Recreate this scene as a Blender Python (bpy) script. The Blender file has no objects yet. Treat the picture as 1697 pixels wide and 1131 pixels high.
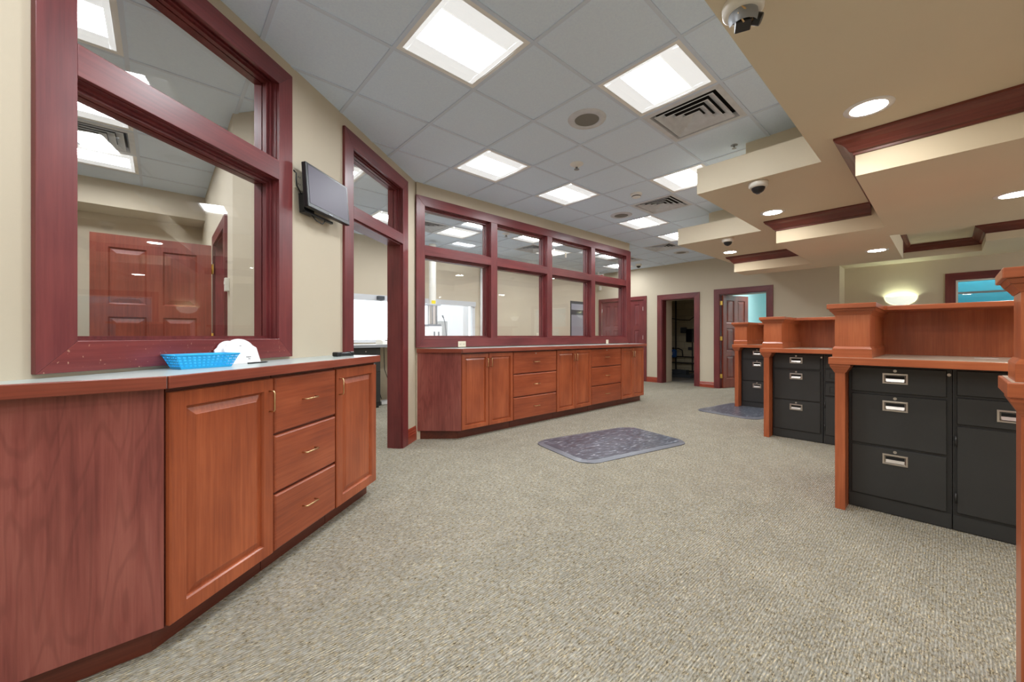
import bpy, bmesh, math, random
from mathutils import Matrix, Vector
random.seed(7)
PI = math.pi
S = bpy.context.scene
C = S.collection
# ------------------------------------------------------------------ camera, world, exposure
EYE = 1.195
cam = bpy.data.cameras.new('camera'); co = bpy.data.objects.new('camera', cam); C.objects.link(co)
cam.lens = 648.55/1697*36; cam.sensor_width = 36; cam.sensor_fit = 'HORIZONTAL'
cam.shift_y = -9/1697; cam.clip_start = .02; cam.clip_end = 300
co.location = (0, 0, EYE); co.rotation_euler = (PI/2, 0, -.7327)
S.camera = co
S.view_settings.view_transform = 'Standard'; S.view_settings.look = 'None'
S.view_settings.gamma = 1; S.view_settings.use_curve_mapping = False
S.view_settings.exposure = 0.54
w = bpy.data.worlds.new('overcast'); S.world = w; w.use_nodes = True
w.node_tree.nodes['Background'].inputs[0].default_value = (.93, .96, 1, 1)
w.node_tree.nodes['Background'].inputs[1].default_value = 2.4
S.cycles.max_bounces = 10; S.cycles.diffuse_bounces = 6; S.cycles.transparent_max_bounces = 24
S.cycles.glossy_bounces = 5; S.cycles.use_denoising = True; S.cycles.sample_clamp_indirect = 6
LENS_E, WING_E, CAN_E, SCONCE_E = 37.0, .98, 70.0, 48.0

# ------------------------------------------------------------------ materials
def srgb(r, g, b):
    f = lambda c: (c/255/12.92) if c/255 <= .04045 else ((c/255+.055)/1.055)**2.4
    return (f(r), f(g), f(b), 1)
def mat(name, col, rough=.5, metal=0, emit=None, spec=.5, var=0.0, vs=4.0, bump=0, bs=200):
    m = bpy.data.materials.new(name); m.use_nodes = True
    nt = m.node_tree; b = nt.nodes['Principled BSDF']
    b.inputs['Base Color'].default_value = col; b.inputs['Roughness'].default_value = rough
    b.inputs['Metallic'].default_value = metal; b.inputs['Specular IOR Level'].default_value = spec
    if emit: b.inputs['Emission Color'].default_value = emit[0]; b.inputs['Emission Strength'].default_value = emit[1]
    if var or bump:
        tc = nt.nodes.new('ShaderNodeTexCoord')
    if var:
        n = nt.nodes.new('ShaderNodeTexNoise'); n.inputs['Scale'].default_value = vs; n.inputs['Detail'].default_value = 4
        nt.links.new(tc.outputs['Object'], n.inputs['Vector'])
        r = nt.nodes.new('ShaderNodeValToRGB')
        r.color_ramp.elements[0].position = .3; r.color_ramp.elements[1].position = .7
        r.color_ramp.elements[0].color = tuple(c*(1-var) for c in col[:3])+(1,)
        r.color_ramp.elements[1].color = tuple(min(1, c*(1+var)) for c in col[:3])+(1,)
        nt.links.new(n.outputs['Fac'], r.inputs['Fac']); nt.links.new(r.outputs['Color'], b.inputs['Base Color'])
    if bump:
        n2 = nt.nodes.new('ShaderNodeTexNoise'); n2.inputs['Scale'].default_value = bs; n2.inputs['Detail'].default_value = 2
        nt.links.new(tc.outputs['Object'], n2.inputs['Vector'])
        bp = nt.nodes.new('ShaderNodeBump'); bp.inputs['Strength'].default_value = bump; bp.inputs['Distance'].default_value = .002
        nt.links.new(n2.outputs['Fac'], bp.inputs['Height']); nt.links.new(bp.outputs['Normal'], b.inputs['Normal'])
    return m
def wood(name, c1, c2, c3, axis='z', rough=.35, coarse=1.0, figure=0.0, wear=0.0, coat=.25):
    """stained cherry: long fine grain running along axis, soft broad tone, optional cathedral figure and pale nicks"""
    m = bpy.data.materials.new(name); m.use_nodes = True; nt = m.node_tree; N = nt.nodes; Lk = nt.links
    b = N['Principled BSDF']; b.inputs['Roughness'].default_value = rough
    b.inputs['Coat Weight'].default_value = coat; b.inputs['Coat Roughness'].default_value = .22
    tc = N.new('ShaderNodeTexCoord')
    def mp(s):
        q = N.new('ShaderNodeMapping'); q.inputs['Scale'].default_value = s; Lk.new(tc.outputs['Object'], q.inputs['Vector']); return q
    al, ac = .9*coarse, 26*coarse
    sc = {'z': (ac, ac, al), 'x': (al, ac, ac), 'y': (ac, al, ac)}[axis]
    g = N.new('ShaderNodeTexNoise'); g.inputs['Scale'].default_value = 3; g.inputs['Detail'].default_value = 7; g.inputs['Roughness'].default_value = .65
    Lk.new(mp(sc).outputs[0], g.inputs['Vector'])
    l = N.new('ShaderNodeTexNoise'); l.inputs['Scale'].default_value = 2.2; l.inputs['Detail'].default_value = 3
    sc2 = {'z': (2.4, 2.4, .8), 'x': (.8, 2.4, 2.4), 'y': (2.4, .8, 2.4)}[axis]
    Lk.new(mp(sc2).outputs[0], l.inputs['Vector'])
    mx = N.new('ShaderNodeMath'); mx.operation = 'MULTIPLY_ADD'; mx.inputs[1].default_value = .45
    a2 = N.new('ShaderNodeMath'); a2.operation = 'MULTIPLY'; a2.inputs[1].default_value = .55
    Lk.new(l.outputs['Fac'], a2.inputs[0]); Lk.new(g.outputs['Fac'], mx.inputs[0]); Lk.new(a2.outputs[0], mx.inputs[2])
    r = N.new('ShaderNodeValToRGB'); e = r.color_ramp.elements
    e[0].position = .36; e[0].color = c1; e[1].position = .64; e[1].color = c3
    k = r.color_ramp.elements.new(.5); k.color = c2
    Lk.new(mx.outputs[0], r.inputs['Fac']); out = r.outputs['Color']
    if figure:
        fs = {'z': (6.5, 6.5, .75), 'x': (.75, 6.5, 6.5), 'y': (6.5, .75, 6.5)}[axis]
        fn = N.new('ShaderNodeTexNoise'); fn.inputs['Scale'].default_value = 1.5; fn.inputs['Detail'].default_value = 1.5; fn.inputs['Distortion'].default_value = .35
        Lk.new(mp(fs).outputs[0], fn.inputs['Vector'])
        sn = N.new('ShaderNodeMath'); sn.operation = 'MULTIPLY'; sn.inputs[1].default_value = 75; Lk.new(fn.outputs['Fac'], sn.inputs[0])
        s2 = N.new('ShaderNodeMath'); s2.operation = 'SINE'; Lk.new(sn.outputs[0], s2.inputs[0])
        s3 = N.new('ShaderNodeMapRange'); s3.inputs['From Min'].default_value = .3; s3.inputs['From Max'].default_value = 1; s3.inputs['To Max'].default_value = figure
        Lk.new(s2.outputs[0], s3.inputs['Value'])
        mm = N.new('ShaderNodeMix'); mm.data_type = 'RGBA'; Lk.new(s3.outputs[0], mm.inputs['Factor']); Lk.new(out, mm.inputs['A'])
        mm.inputs['B'].default_value = tuple(c*.45 for c in c1[:3])+(1,); out = mm.outputs['Result']
    if wear:
        v = N.new('ShaderNodeTexNoise'); v.inputs['Scale'].default_value = 95; v.inputs['Detail'].default_value = 3
        Lk.new(mp((1, 1, .55)).outputs[0], v.inputs['Vector'])
        v2 = N.new('ShaderNodeMapRange'); v2.inputs['From Min'].default_value = .66; v2.inputs['From Max'].default_value = .70
        Lk.new(v.outputs['Fac'], v2.inputs['Value'])
        sx = N.new('ShaderNodeSeparateXYZ'); Lk.new(tc.outputs['Object'], sx.inputs[0])
        zr = N.new('ShaderNodeMapRange'); zr.inputs['From Min'].default_value = wear; zr.inputs['From Max'].default_value = wear-.12
        Lk.new(sx.outputs['Z'], zr.inputs['Value'])
        mu = N.new('ShaderNodeMath'); mu.operation = 'MULTIPLY'; Lk.new(v2.outputs[0], mu.inputs[0]); Lk.new(zr.outputs[0], mu.inputs[1])
        mm = N.new('ShaderNodeMix'); mm.data_type = 'RGBA'; Lk.new(mu.outputs[0], mm.inputs['Factor']); Lk.new(out, mm.inputs['A'])
        mm.inputs['B'].default_value = srgb(205, 170, 140); out = mm.outputs['Result']
    Lk.new(out, b.inputs['Base Color'])
    bp = N.new('ShaderNodeBump'); bp.inputs['Strength'].default_value = .08; bp.inputs['Distance'].default_value = .001
    Lk.new(g.outputs['Fac'], bp.inputs['Height']); Lk.new(bp.outputs['Normal'], b.inputs['Normal'])
    return m
def glass_mat(name, tint=(1, 1, 1, 1), refl=1.0):
    m = bpy.data.materials.new(name); m.use_nodes = True; nt = m.node_tree; N = nt.nodes; Lk = nt.links
    N.clear(); o = N.new('ShaderNodeOutputMaterial')
    lw = N.new('ShaderNodeLayerWeight'); lw.inputs['Blend'].default_value = .5
    p = N.new('ShaderNodeMath'); p.operation = 'POWER'; p.inputs[1].default_value = 5; Lk.new(lw.outputs['Facing'], p.inputs[0])
    q = N.new('ShaderNodeMath'); q.operation = 'MULTIPLY_ADD'; q.inputs[1].default_value = .96; q.inputs[2].default_value = .04*refl; Lk.new(p.outputs[0], q.inputs[0])
    t = N.new('ShaderNodeBsdfTransparent'); t.inputs[0].default_value = tint
    g = N.new('ShaderNodeBsdfGlossy'); g.inputs['Roughness'].default_value = 0
    mx = N.new('ShaderNodeMixShader'); Lk.new(q.outputs[0], mx.inputs[0]); Lk.new(t.outputs[0], mx.inputs[1]); Lk.new(g.outputs[0], mx.inputs[2])
    Lk.new(mx.outputs[0], o.inputs[0]); return m
def carpet_mat():
    m = bpy.data.materials.new('loop_pile_carpet'); m.use_nodes = True; nt = m.node_tree; N = nt.nodes; Lk = nt.links
    b = N['Principled BSDF']; b.inputs['Roughness'].default_value = .95; b.inputs['Specular IOR Level'].default_value = .1
    tc = N.new('ShaderNodeTexCoord')
    def mp(s, rot=0):
        q = N.new('ShaderNodeMapping'); q.inputs['Scale'].default_value = s; q.inputs['Rotation'].default_value = (0, 0, rot)
        Lk.new(tc.outputs['Object'], q.inputs['Vector']); return q
    def noise(sc, det, rough=.5, off=0):
        n = N.new('ShaderNodeTexNoise'); n.inputs['Scale'].default_value = 1; n.inputs['Detail'].default_value = det; n.inputs['Roughness'].default_value = rough
        q = mp(sc); q.inputs['Location'].default_value = (off, off, off); Lk.new(q.outputs[0], n.inputs['Vector']); return n
    def ramp(src, stops):
        r = N.new('ShaderNodeValToRGB'); e = r.color_ramp.elements
        e[0].position, e[0].color = stops[0][0], srgb(*stops[0][1]); e[1].position, e[1].color = stops[-1][0], srgb(*stops[-1][1])
        for p, c in stops[1:-1]: k = e.new(p); k.color = srgb(*c)
        Lk.new(src.outputs['Fac'], r.inputs['Fac']); return r
    fl = noise((70, 200, 1), 2, .6)
    calm = ramp(noise((30, 190, 1), 1.5, .5, 9), [(.30, (122, 117, 102)), (.45, (152, 148, 136)), (.58, (167, 165, 157)), (.72, (210, 196, 164))])
    busy = ramp(fl, [(.30, (42, 34, 24)), (.41, (92, 78, 56)), (.49, (138, 126, 101)), (.56, (162, 153, 132)), (.62, (186, 165, 122)), (.72, (238, 226, 190))])
    msk = noise((38, 52, 1), 3, .7, 3)
    mr = N.new('ShaderNodeMapRange'); mr.inputs['From Min'].default_value = .42; mr.inputs['From Max'].default_value = .66; Lk.new(msk.outputs['Fac'], mr.inputs['Value'])
    r = N.new('ShaderNodeMix'); r.data_type = 'RGBA'; Lk.new(mr.outputs[0], r.inputs['Factor']); Lk.new(calm.outputs['Color'], r.inputs['A']); Lk.new(busy.outputs['Color'], r.inputs['B'])
    # broad tonal patches where the pile has been walked on
    bg = N.new('ShaderNodeTexNoise'); bg.inputs['Scale'].default_value = 1; bg.inputs['Detail'].default_value = 5
    Lk.new(mp((5, 7, 1)).outputs[0], bg.inputs['Vector'])
    br = N.new('ShaderNodeMapRange'); br.inputs['From Min'].default_value = .3; br.inputs['From Max'].default_value = .7
    br.inputs['To Min'].default_value = .9; br.inputs['To Max'].default_value = 1.07; Lk.new(bg.outputs['Fac'], br.inputs['Value'])
    wv = N.new('ShaderNodeTexWave'); wv.wave_type = 'BANDS'; wv.bands_direction = 'Y'; wv.inputs['Scale'].default_value = 28
    wv.inputs['Distortion'].default_value = 1.6; wv.inputs['Detail'].default_value = 1; wv.inputs['Detail Scale'].default_value = 2
    Lk.new(mp((1, 1, 1)).outputs[0], wv.inputs['Vector'])
    wr = N.new('ShaderNodeMapRange'); wr.inputs['To Min'].default_value = .80; wr.inputs['To Max'].default_value = 1.1; Lk.new(wv.outputs['Fac'], wr.inputs['Value'])
    mu = N.new('ShaderNodeMath'); mu.operation = 'MULTIPLY'; Lk.new(br.outputs[0], mu.inputs[0]); Lk.new(wr.outputs[0], mu.inputs[1])
    mx = N.new('ShaderNodeMix'); mx.data_type = 'RGBA'; mx.blend_type = 'MULTIPLY'; mx.inputs['Factor'].default_value = 1
    Lk.new(r.outputs['Result'], mx.inputs['A']); Lk.new(mu.outputs[0], mx.inputs['B']); Lk.new(mx.outputs['Result'], b.inputs['Base Color'])
    bp = N.new('ShaderNodeBump'); bp.inputs['Strength'].default_value = .6; bp.inputs['Distance'].default_value = .004
    ad = N.new('ShaderNodeMath'); Lk.new(fl.outputs['Fac'], ad.inputs[0]); Lk.new(wv.outputs['Fac'], ad.inputs[1])
    Lk.new(ad.outputs[0], bp.inputs['Height']); Lk.new(bp.outputs['Normal'], b.inputs['Normal'])
    return m
def rubber_mat():
    m = bpy.data.materials.new('marbled_rubber'); m.use_nodes = True; nt = m.node_tree; N = nt.nodes; Lk = nt.links
    b = N['Principled BSDF']; b.inputs['Roughness'].default_value = .3; b.inputs['Specular IOR Level'].default_value = .6
    tc = N.new('ShaderNodeTexCoord')
    q = N.new('ShaderNodeMapping'); q.inputs['Scale'].default_value = (9, 42, 1); Lk.new(tc.outputs['Object'], q.inputs['Vector'])
    n = N.new('ShaderNodeTexNoise'); n.inputs['Scale'].default_value = 1.2; n.inputs['Detail'].default_value = 4; n.inputs['Distortion'].default_value = .6
    Lk.new(q.outputs[0], n.inputs['Vector'])
    r = N.new('ShaderNodeValToRGB'); e = r.color_ramp.elements
    e[0].position = .42; e[0].color = srgb(68, 72, 82); e[1].position = .72; e[1].color = srgb(214, 216, 222)
    k = e.new(.56); k.color = srgb(84, 90, 102); k = e.new(.63); k.color = srgb(124, 130, 142)
    Lk.new(n.outputs['Fac'], r.inputs['Fac']); Lk.new(r.outputs['Color'], b.inputs['Base Color'])
    n2 = N.new('ShaderNodeTexNoise'); n2.inputs['Scale'].default_value = 5; n2.inputs['Detail'].default_value = 3; Lk.new(tc.outputs['Object'], n2.inputs['Vector'])
    bp = N.new('ShaderNodeBump'); bp.inputs['Strength'].default_value = .35; bp.inputs['Distance'].default_value = .02
    Lk.new(n2.outputs['Fac'], bp.inputs['Height']); Lk.new(bp.outputs['Normal'], b.inputs['Normal'])
    return m
def block_mat(name, c, mortar, sx=.4, sz=.2):
    m = bpy.data.materials.new(name); m.use_nodes = True; nt = m.node_tree; N = nt.nodes; Lk = nt.links
    b = N['Principled BSDF']; b.inputs['Roughness'].default_value = .6
    tc = N.new('ShaderNodeTexCoord'); sp = N.new('ShaderNodeSeparateXYZ'); cb = N.new('ShaderNodeCombineXYZ')
    Lk.new(tc.outputs['Object'], sp.inputs[0]); ad = N.new('ShaderNodeMath')
    Lk.new(sp.outputs['X'], ad.inputs[0]); Lk.new(sp.outputs['Y'], ad.inputs[1]); Lk.new(ad.outputs[0], cb.inputs['X']); Lk.new(sp.outputs['Z'], cb.inputs['Y'])
    k = N.new('ShaderNodeTexBrick'); k.inputs['Scale'].default_value = 1; k.inputs['Brick Width'].default_value = sx; k.inputs['Row Height'].default_value = sz
    k.inputs['Mortar Size'].default_value = .006; k.inputs['Color1'].default_value = c; k.inputs['Color2'].default_value = tuple(x*.93 for x in c[:3])+(1,); k.inputs['Mortar'].default_value = mortar
    Lk.new(cb.outputs[0], k.inputs['Vector']); Lk.new(k.outputs['Color'], b.inputs['Base Color'])
    bp = N.new('ShaderNodeBump'); bp.invert = True; bp.inputs['Strength'].default_value = .5; bp.inputs['Distance'].default_value = .005
    Lk.new(k.outputs['Fac'], bp.inputs['Height']); Lk.new(bp.outputs['Normal'], b.inputs['Normal'])
    return m
def emis(name, col, s):
    m = bpy.data.materials.new(name); m.use_nodes = True; nt = m.node_tree; nt.nodes.clear()
    o = nt.nodes.new('ShaderNodeOutputMaterial'); e = nt.nodes.new('ShaderNodeEmission'); e.inputs[0].default_value = col; e.inputs[1].default_value = s
    nt.links.new(e.outputs[0], o.inputs[0]); return m

M = {}
M['wall'] = mat('beige_wall_paint', srgb(200, 188, 167), .75, var=.02, vs=2, bump=.12, bs=260)
M['soffit'] = mat('beige_soffit_paint', srgb(218, 206, 182), .7, var=.02, vs=1.5)
M['tile'] = mat('acoustic_tile', srgb(220, 235, 255), .9, var=.03, vs=90, bump=.4, bs=420)
M['tbar'] = mat('ceiling_grid_metal', srgb(208, 220, 238), .55)
M['casing'] = wood('cherry_casing', srgb(90, 35, 38), srgb(109, 44, 46), srgb(124, 55, 54), 'z', .38, coat=.14, wear=0)
M['casing_door'] = wood('cherry_door_leaf', srgb(104, 44, 34), srgb(128, 58, 44), srgb(146, 72, 54), 'z', .3, coat=.35)
M['casing_x'] = wood('cherry_casing_level', srgb(90, 35, 38), srgb(109, 44, 46), srgb(124, 55, 54), 'x', .38, coat=.14)
M['casing_worn'] = wood('cherry_casing_worn', srgb(98, 40, 42), srgb(118, 50, 50), srgb(134, 62, 58), 'x', .3, coat=.4, wear=1.2)
M['door_wood'] = wood('cherry_cabinet_front', srgb(134, 62, 34), srgb(158, 78, 44), srgb(178, 94, 56), 'z', .32)
M['drawer_wood'] = wood('cherry_drawer_front', srgb(126, 58, 34), srgb(150, 72, 42), srgb(170, 88, 54), 'x', .32)
M['panel_wood'] = wood('cherry_end_panel', srgb(118, 56, 52), srgb(144, 76, 68), srgb(160, 92, 82), 'z', .33, coarse=.9, figure=.22)
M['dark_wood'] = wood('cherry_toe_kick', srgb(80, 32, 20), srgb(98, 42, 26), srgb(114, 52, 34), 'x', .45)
M['edge_wood'] = wood('cherry_top_edge', srgb(112, 50, 36), srgb(136, 64, 46), srgb(152, 78, 58), 'x', .35, wear=0)
M['station_wood'] = wood('cherry_teller_wood', srgb(148, 74, 40), srgb(172, 90, 52), srgb(190, 108, 66), 'z', .33)
M['station_x'] = wood('cherry_teller_level', srgb(148, 74, 40), srgb(172, 90, 52), srgb(190, 108, 66), 'x', .33)
M['crown'] = wood('cherry_crown', srgb(84, 36, 28), srgb(104, 46, 36), srgb(120, 56, 44), 'x', .35)
M['crown_y'] = wood('cherry_crown_across', srgb(84, 36, 28), srgb(104, 46, 36), srgb(120, 56, 44), 'y', .35)
M['base'] = wood('cherry_baseboard', srgb(124, 48, 32), srgb(150, 62, 42), srgb(166, 76, 52), 'x', .3)
M['laminate'] = mat('grey_laminate', srgb(176, 186, 184), .28, var=.04, vs=30)
M['tan_lam'] = mat('taupe_laminate', srgb(186, 172, 156), .35, var=.04, vs=30)
M['brass'] = mat('brushed_brass', srgb(216, 184, 138), .28, metal=1)
M['brass_y'] = mat('bright_brass', srgb(226, 190, 96), .35, metal=.8)
M['chrome'] = mat('chrome', srgb(206, 198, 192), .3, metal=1)
M['steel'] = mat('black_filing_steel', srgb(50, 50, 50), .42, var=.06, vs=6, bump=.1, bs=500)
M['steel2'] = mat('black_steel_frame', srgb(40, 40, 41), .4)
M['blackp'] = mat('black_plastic', srgb(26, 26, 28), .35)
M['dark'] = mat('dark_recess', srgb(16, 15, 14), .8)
M['screen'] = mat('monitor_glass', srgb(84, 78, 92), .45, spec=.5)
M['white'] = mat('white_enamel', srgb(236, 236, 236), .4)
M['whitep'] = mat('white_plastic', srgb(232, 230, 222), .45)
M['ivory'] = mat('ivory_plastic', srgb(228, 218, 196), .4)
M['grey'] = mat('grey_metal', srgb(150, 154, 160), .4, metal=.3)
M['pale_metal'] = mat('pale_aluminium', srgb(206, 208, 212), .4)
M['dgrey'] = mat('dark_grey_metal', srgb(78, 82, 88), .45, metal=.3)
M['vent'] = mat('grille_enamel', srgb(208, 212, 220), .5, var=.08, vs=12)
M['mesh'] = mat('speaker_mesh', srgb(128, 126, 122), .8)
M['blue'] = mat('blue_basket_plastic', srgb(36, 180, 245), .35)
M['paper'] = mat('white_paper', srgb(240, 238, 240), .7)
M['ink'] = mat('grey_ink', srgb(84, 80, 82), .8)
M['red'] = mat('red_sign_ink', srgb(210, 70, 60), .6)
M['teal'] = mat('pale_teal_paint', srgb(184, 224, 226), .7)
M['teal2'] = mat('deep_teal_paint', srgb(50, 148, 172), .7)
M['yellow'] = mat('yellow_label', srgb(238, 214, 40), .5)
M['tank'] = mat('blue_tank_enamel', srgb(30, 90, 170), .35)
M['pipe'] = mat('dark_pipe', srgb(54, 44, 40), .5)
M['concrete'] = mat('bare_concrete', srgb(120, 114, 106), .9, var=.15, vs=5)
M['cmu'] = block_mat('cream_block', srgb(214, 200, 168), srgb(186, 172, 142))
M['brick'] = mat('grey_brick', srgb(150, 150, 168), .9, var=.25, vs=60)
M['asphalt'] = mat('asphalt_outside', srgb(175, 175, 178), .9)
M['outside'] = mat('pale_render', srgb(205, 207, 212), .9)
M['carpet'] = carpet_mat(); M['rubber'] = rubber_mat()
M['rubber_edge'] = mat('mat_edge_rubber', srgb(108, 110, 118), .3)
M['glass'] = glass_mat('office_glass', refl=1.25); M['wglass'] = glass_mat('window_glass', (.96, .98, .98, 1))
M['lens'] = emis('troffer_centre_lens', (.93, .97, 1, 1), LENS_E)
M['wing'] = mat('troffer_side_wing', srgb(225, 226, 228), .6, emit=((.97, 1, 1, 1), .40))
M['can'] = emis('downlight_lamp', (1, .95, .86, 1), CAN_E)
M['can_lobby'] = emis('lobby_downlight_lamp', (1, .97, .90, 1), 190.0)  # glow of the out-of-view downlights added to brighten the lobby
M['bowl'] = mat('frosted_glass_bowl', srgb(236, 240, 228), .4, emit=((.93, 1, .88, 1), .5))
M['lampw'] = emis('sconce_lamp', (.86, 1, .74, 1), SCONCE_E)
M['strip_lens'] = emis('strip_light_lens', (1, 1, 1, 1), 11.0)  # glow of the added strip that brightens the deep teal wall
M['tlens'] = emis('teal_room_lens', (1, 1, 1, 1), 34.0)  # glow of the added fill lamp in the teal room

# ------------------------------------------------------------------ mesh helpers
class MB:
    def __init__(s): s.v = []; s.f = []; s.m = []; s.sm = []; s.mi = 0; s.smooth = False
    def quad(s, *p):
        n = len(s.v); s.v += [tuple(q) for q in p]; s.f.append(tuple(range(n, n+len(p)))); s.m.append(s.mi); s.sm.append(s.smooth)
    def box(s, x0, x1, y0, y1, z0, z1):
        x0, x1 = min(x0, x1), max(x0, x1); y0, y1 = min(y0, y1), max(y0, y1); z0, z1 = min(z0, z1), max(z0, z1)
        n = len(s.v)
        s.v += [(x0,y0,z0),(x1,y0,z0),(x1,y1,z0),(x0,y1,z0),(x0,y0,z1),(x1,y0,z1),(x1,y1,z1),(x0,y1,z1)]
        for q in ((0,3,2,1),(4,5,6,7),(0,1,5,4),(1,2,6,5),(2,3,7,6),(3,0,4,7)):
            s.f.append(tuple(n+i for i in q)); s.m.append(s.mi); s.sm.append(False)
        return s
    def prism(s, pts, z0, z1):
        a = sum(pts[i][0]*pts[(i+1) % len(pts)][1]-pts[(i+1) % len(pts)][0]*pts[i][1] for i in range(len(pts)))
        if a < 0: pts = pts[::-1]
        n = len(s.v); k = len(pts)
        s.v += [(x, y, z0) for x, y in pts]+[(x, y, z1) for x, y in pts]
        s.f.append(tuple(n+i for i in reversed(range(k)))); s.f.append(tuple(n+k+i for i in range(k)))
        for i in range(k): s.f.append((n+i, n+(i+1) % k, n+k+(i+1) % k, n+k+i))
        s.m += [s.mi]*(k+2); s.sm += [False]*(k+2); return s
    def frustum(s, r0, z0, r1, z1):
        """rectangles r=(x0,x1,y0,y1)"""
        n = len(s.v)
        for r, z in ((r0, z0), (r1, z1)): s.v += [(r[0], r[2], z), (r[1], r[2], z), (r[1], r[3], z), (r[0], r[3], z)]
        for q in ((0,3,2,1),(4,5,6,7),(0,1,5,4),(1,2,6,5),(2,3,7,6),(3,0,4,7)):
            s.f.append(tuple(n+i for i in q)); s.m.append(s.mi); s.sm.append(False)
        return s
    def rings(s, x0, x1, z0, z1, prof, back=None):
        """face looking to -Y made of nested rectangles; prof = [(inset, y), ...]; the last ring is filled, back = y of the rear"""
        n = len(s.v)
        pr = ([(0, back)] if back is not None else []) + list(prof)
        for i, y in pr: s.v += [(x0+i, y, z0+i), (x1-i, y, z0+i), (x1-i, y, z1-i), (x0+i, y, z1-i)]
        for k in range(len(pr)-1):
            a = n+4*k; b = a+4
            for j in range(4):
                s.f.append((a+j, a+(j+1) % 4, b+(j+1) % 4, b+j)); s.m.append(s.mi); s.sm.append(False)
        a = n+4*(len(pr)-1); s.f.append((a, a+1, a+2, a+3)); s.m.append(s.mi); s.sm.append(False)
        if back is not None: s.f.append((n+3, n+2, n+1, n)); s.m.append(s.mi); s.sm.append(False)
        return s
    def tube(s, path, r, seg=10, caps=True):
        path = [Vector(p) for p in path]; n = len(s.v); rr = r if isinstance(r, (list, tuple)) else [r]*len(path)
        t0 = (path[1]-path[0]).normalized(); up = Vector((0, 0, 1)) if abs(t0.z) < .9 else Vector((1, 0, 0))
        a = t0.cross(up).normalized()
        for i, p in enumerate(path):
            if i == 0: t = t0
            elif i == len(path)-1: t = (path[i]-path[i-1]).normalized()
            else: t = ((path[i]-path[i-1]).normalized()+(path[i+1]-path[i]).normalized()).normalized()
            a = (a-t*a.dot(t)).normalized(); b = t.cross(a)
            for k in range(seg):
                an = 2*PI*k/seg; s.v.append(tuple(p+(a*math.cos(an)+b*math.sin(an))*rr[i]))
        for i in range(len(path)-1):
            for k in range(seg):
                s.f.append((n+i*seg+k, n+i*seg+(k+1) % seg, n+(i+1)*seg+(k+1) % seg, n+(i+1)*seg+k)); s.m.append(s.mi); s.sm.append(True)
        if caps:
            s.f.append(tuple(n+k for k in reversed(range(seg)))); s.f.append(tuple(n+(len(path)-1)*seg+k for k in range(seg)))
            s.m += [s.mi]*2; s.sm += [False]*2
        return s
    def lathe(s, prof, cx=0, cy=0, seg=28, smooth=True, a0=0, a1=2*PI):
        """prof = [(r, z)...] revolved about z"""
        n = len(s.v); full = abs(a1-a0-2*PI) < 1e-6; cols = seg if full else seg+1
        for r, z in prof:
            for k in range(cols):
                an = a0+(a1-a0)*k/seg; s.v.append((cx+r*math.cos(an), cy+r*math.sin(an), z))
        for i in range(len(prof)-1):
            for k in range(seg):
                k2 = (k+1) % cols
                s.f.append((n+i*cols+k, n+i*cols+k2, n+(i+1)*cols+k2, n+(i+1)*cols+k)); s.m.append(s.mi); s.sm.append(smooth)
        return s
    def disc(s, r, z, cx=0, cy=0, seg=28):
        s.quad(*[(cx+r*math.cos(2*PI*k/seg), cy+r*math.sin(2*PI*k/seg), z) for k in range(seg)]); return s
    def build(s, name, mats, parent=None, bevel=0, loc=None, rot=None):
        me = bpy.data.meshes.new(name); me.from_pydata(s.v, [], s.f); me.update()
        if not isinstance(mats, (list, tuple)): mats = [mats]
        for m in mats: me.materials.append(M[m] if isinstance(m, str) else m)
        for p, i, sm in zip(me.polygons, s.m, s.sm): p.material_index = i; p.use_smooth = sm
        bm = bmesh.new(); bm.from_mesh(me)
        bmesh.ops.remove_doubles(bm, verts=bm.verts, dist=1e-6)
        bmesh.ops.recalc_face_normals(bm, faces=bm.faces)
        bm.to_mesh(me); bm.free()
        o = bpy.data.objects.new(name, me); C.objects.link(o)
        if parent: o.parent = parent
        if loc: o.location = loc
        if rot: o.rotation_euler = rot
        if bevel:
            b = o.modifiers.new('soft_edge', 'BEVEL'); b.width = bevel; b.segments = 2; b.limit_method = 'ANGLE'; b.angle_limit = math.radians(40)
        return o
def tag(o, label=None, cat=None, group=None, kind=None):
    if label: o['label'] = label
    if cat: o['category'] = cat
    if group: o['group'] = group
    if kind: o['kind'] = kind
    return o
def empty(name, loc, rz=0, **k):
    o = bpy.data.objects.new(name, None); C.objects.link(o); o.location = loc; o.rotation_euler = (0, 0, rz); o.empty_display_size = .1
    return tag(o, **k) if k else o
def children(o): return [c for c in bpy.data.objects if c.parent == o]
def copy_tree(o, parent=None):
    c = o.copy(); C.objects.link(c)
    if parent: c.parent = parent
    for ch in children(o): copy_tree(ch, c)
    return c
def dup(o, loc, rz=None, label=None):
    c = copy_tree(o); c.location = loc
    if rz is not None: c.rotation_euler = (0, 0, rz)
    if label: c['label'] = label
    return c
def struct(o, label=None): o['kind'] = 'structure'; o['category'] = o.name.split('_')[0]; o['label'] = label or o.name.replace('_', ' '); return o
def text(name, s, size, m, parent, loc, rot, extrude=.0006):
    cu = bpy.data.curves.new(name, 'FONT'); cu.body = s; cu.size = size; cu.extrude = extrude; cu.align_x = 'CENTER'; cu.align_y = 'CENTER'
    t = bpy.data.objects.new(name, cu); C.objects.link(t)
    me = bpy.data.meshes.new_from_object(t); bpy.data.objects.remove(t); bpy.data.curves.remove(cu)
    o = bpy.data.objects.new(name, me); C.objects.link(o); me.materials.clear(); me.materials.append(M[m]); o.parent = parent; o.location = loc; o.rotation_euler = rot
    return o

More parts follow.
